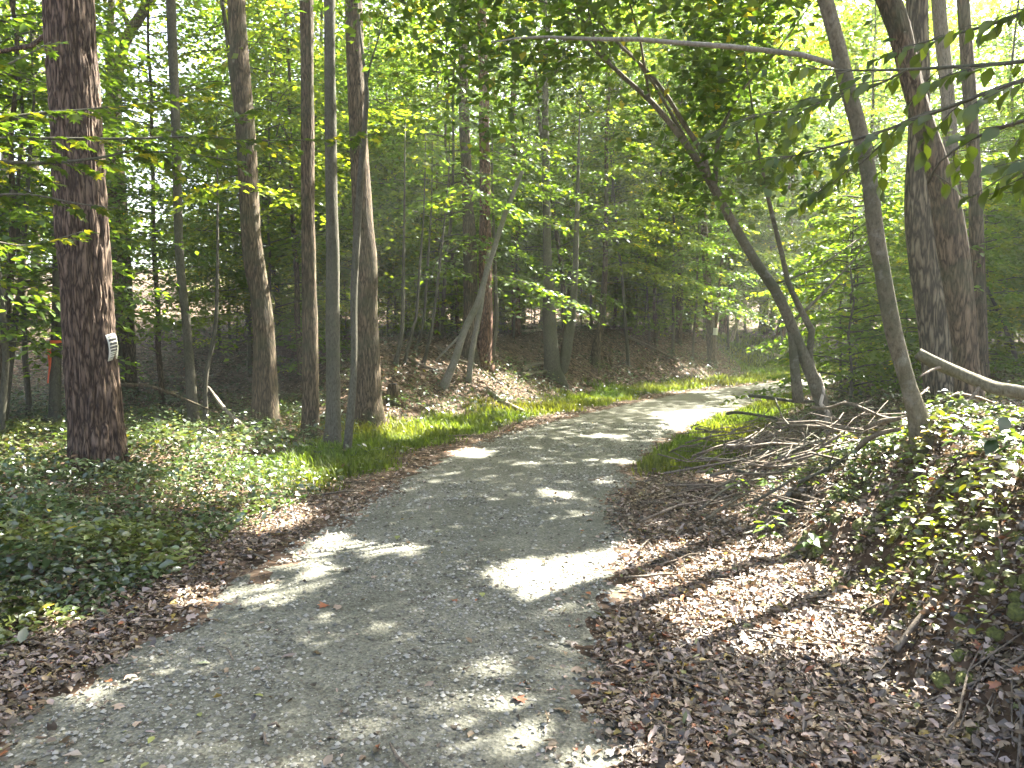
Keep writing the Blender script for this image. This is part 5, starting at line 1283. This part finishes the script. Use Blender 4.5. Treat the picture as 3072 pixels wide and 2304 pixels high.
for i in range(12):
    a = i * 4; b = a + 4
    F += [(a, a + 2, b + 2, b), (a + 1, b + 1, b + 3, a + 3), (a, b, b + 1, a + 1), (a + 2, a + 3, b + 3, b + 2)]
link('tail', mesh_np('tail', V, F), tape, orange)

# ------------------------------------------------------------------ single leaves and seedlings
TINT = {'y': (.22, .24, .07), 't': (.34, .29, .23), 'p': (.30, .34, .20), 'r': (.22, .075, .035), 'o': (.14, .12, .055), 'd': (.055, .042, .034), 'b': (.16, .11, .06)}
NAMES = {'y': 'yellow green', 't': 'pale tan', 'p': 'pale green', 'r': 'rust red', 'o': 'olive', 'd': 'dark brown', 'b': 'brown'}
WHERE = ['lying on the gravel left of the middle', 'near the bottom of the road', 'by the bottom left of the road, beside a tan leaf', 'lying flat at the bottom left corner of the road', 'on the left half of the road', 'on the left leaf strip', 'at the road edge above the left sun fleck',
         'at the bottom, between two other yellow leaves', 'at the very bottom of the road', 'at the left edge of the picture bottom', 'beside the left sun fleck', 'standing curled near the lowest big sun fleck', 'upturned where road and leaf strip meet, the largest one',
         'on the right road edge below the rust leaf', 'at the right road edge in the shade', 'at the corner of the big sun patch', 'at the left rim of the big sun patch', 'just left of the long sun fleck', 'on the far rim of the long sun fleck', 'in the middle of the road below the sun ladder',
         'on the leaf strip right of the road', 'on the leaf strip below the earth bank', 'under the mossy bank stick', 'at the bottom of the right leaf strip', 'at the lower rim of the red sunlit leaves', 'at the upper rim of the red sunlit leaves', 'below the earth bank in the shade', 'far up on the right road edge',
         'right at the bottom of the earth bank', 'beside the stick end at lower right', 'pale one at the foot of the earth bank']
for (x, y, z, c, s), w in zip(DATA['LEAVES'], WHERE):
    t = LEAF_LOBED if c in 'rb' else LEAF_CURL if c in 'td' else LEAF_OVAL
    V = t[0].copy(); up = .9 if c in 'r' else .25
    V[:, 2] = V[:, 2] * .8 + up * (V[:, 1] ** 2) + .12 * V[:, 0] * up
    a = random.uniform(0, 6.28)
    R = Matrix.Rotation(a, 3, 'Z') @ Matrix.Rotation(random.uniform(-.25, .25), 3, 'X')
    P = np.array([R @ Vector(v) for v in V]) * s * 1.1
    P[:, 2] -= P[:, 2].min()
    o = tag(link('fallen_leaf', mesh_np('fallen_leaf', P, t[1], np.tile(np.array(TINT[c]) * random.uniform(.85, 1.15), (len(P), 1))), None, M['litter']), '%s fallen leaf %s' % (NAMES[c], w), 'leaf', 'single fallen leaves on the road')
    o.location = (x, y, z + .004)

seed_leaves = leaf_set('leaf', LEAF_OVAL, [(.085, .13, .026), (.10, .145, .03), (.07, .12, .03)])
SL = ['at the brow of the bank', 'above the corner of the earth bank', 'at the edge of the leaf strip behind the pile', 'in the brush pile', 'tallest by the sunlit earth bank', 'behind the bank corner', 'low at the bank foot', 'under the brush pile end', 'far end of the leaf strip', 'beside the foot of the mottled leaning trunk',
      'just left of the mottled leaning trunk foot', 'among leaves before the mottled leaning trunk', 'below the fallen log', 'right before the mottled leaning trunk', 'at the corner of the sunny leaf patch']
for (x, y, z), w in zip(DATA['SEEDLINGS'], SL):
    r = tag(empty('seedling', (x, y, z)), 'bright green seedling %s' % w, 'seedling', 'green seedlings on the right bank')
    h = random.uniform(.14, .30)
    link('stem', tubes_mesh('stem', [(np.array([(0, 0, -.03), (.01, 0, h * .5), (.02, .01, h)]), np.array([.004, .003, .002]))], 5), r, M['grey'])
    for k in range(random.randint(8, 13)):
        a = k * 2.4 + random.random(); t = random.uniform(.45, 1)
        d = np.array([math.cos(a), math.sin(a), random.uniform(-.25, .15)])
        place_leaf(seed_leaves, r, np.array([.02 * t, 0, h * t]) + d * random.uniform(.0, .06), d, (random.gauss(0, .2), random.gauss(0, .2), 1), random.uniform(.07, .115))

# shrub that darkens the lower right corner
dark_leaves = leaf_set('leaf', LEAF_BROAD, [(.030, .058, .018), (.038, .070, .020), (.024, .048, .018)])
def shrub(label, x, y, n, H, spread, size):
    b = (x, y, hz(x, y)); r = tag(empty('shrub', b), label, 'shrub', 'shrubs at the right edge')
    for i in range(7):
        a = random.uniform(0, 6.28); l = random.uniform(.5, 1)
        tip = np.array([math.cos(a) * spread * l, math.sin(a) * spread * l, H * random.uniform(.3, 1)])
        p = resample(np.array([[0, 0, -.03, .006], [tip[0] * .3, tip[1] * .3, tip[2] * .75, .005], [*tip, .002]]), .05)
        link('stem', tubes_mesh('stem', [(p[:, :3], p[:, 3])], 5), r, M['grey'])
        for k in range(n // 7):
            q = p[random.randint(len(p) // 3, len(p) - 1), :3]
            d = np.array([random.gauss(0, 1), random.gauss(0, 1), random.gauss(-.15, .3)])
            place_leaf(dark_leaves, r, q + d / np.linalg.norm(d) * random.uniform(0, .06), d, (random.gauss(0, .3), random.gauss(0, .3), 1), random.uniform(*size))
shrub('dark leaved shrub hanging over the earth bank at the right edge', 2.72, 3.55, 84, .35, .42, (.06, .11))
shrub('dark leaved shrub low at the right edge below the bank', 2.32, 2.95, 63, .25, .32, (.05, .09))
shrub('dark leaved shrub on the bank top at the right edge', 3.25, 4.3, 63, .40, .40, (.06, .10))
print('triangles in all', sum(len(m.polygons) for m in bpy.data.meshes))

# ------------------------------------------------------------------ words that tell the many small trees apart
def name_trees():
    marks = [('the thick oak', 88), ('the slim grey trunk', 184), ('the stout flared trunk', 258), ('the two parallel trunks', 321), ('the pale sapling', 366), ('the thin bank stems', 415),
             ('the reddish bank trunk', 480), ('the two stemmed grey tree', 552), ('the short dark trunk', 602), ('the far notice tree', 712), ('the arching tree', 790), ('the mottled leaning trunk', 880), ('the big leaning trunk', 955)]
    tone = {'UNDER': ('dark green', 'bluish green', 'yellow green'), 'FAR': ('mid green', 'bluish green', 'yellow green'), 'MIDS': ('mid green', 'bluish green', 'yellow green'), 'BUSH': ('bright green', 'yellow green', 'mid green', 'golden green')}
    kinds = {'understorey_tree': ('small %s tree', UNDER, 'UNDER'), 'midstorey_tree': ('thin tall %s tree', MIDS, 'MIDS'), 'woodland_tree': ('high crowned %s tree', FAR, 'FAR'), 'bushy_sapling': ('low bushy %s sapling', BUSH, 'BUSH')}
    seen = {}
    for o in list(COL.objects):
        st = o.name.split('.')[0]
        if o.parent or st not in kinds: continue
        fmt, lib, key = kinds[st]
        cr = [c for c in o.children if c.name.startswith('crown')][0]
        i = [l[0] for l in lib].index(cr.data)
        x, y = o.location.x, o.location.y
        px = 512 + FPX * x / max(y, 1)
        nm, mx = min(marks, key=lambda m: abs(m[1] - px))
        dx = px - mx
        if px < -30: where = 'past the left edge'
        elif px > 1054: where = 'past the right edge'
        else: where = ('behind ' if abs(dx) < 14 else 'left of ' if dx < 0 else 'right of ') + nm
        seen.setdefault((fmt % tone[key][i % (4 if key == 'BUSH' else 3)], where), []).append((math.hypot(x, y), o))
    word = ['nearest', 'second nearest', 'third nearest', 'fourth nearest', 'fifth nearest', 'sixth nearest', 'seventh nearest', 'eighth nearest', 'ninth nearest', 'tenth nearest', 'eleventh nearest', 'twelfth nearest', 'thirteenth nearest', 'fourteenth nearest', 'fifteenth nearest', 'sixteenth nearest', 'seventeenth nearest', 'eighteenth nearest']
    for (what, where), l in seen.items():
        l.sort(key=lambda q: q[0])
        for j, (d, o) in enumerate(l):
            o['label'] = '%s %s%s' % (what, where, '' if len(l) == 1 else ', %s one' % (word[min(j, 17)] if j < len(l) - 1 or len(l) > 18 else 'farthest'))
name_trees()
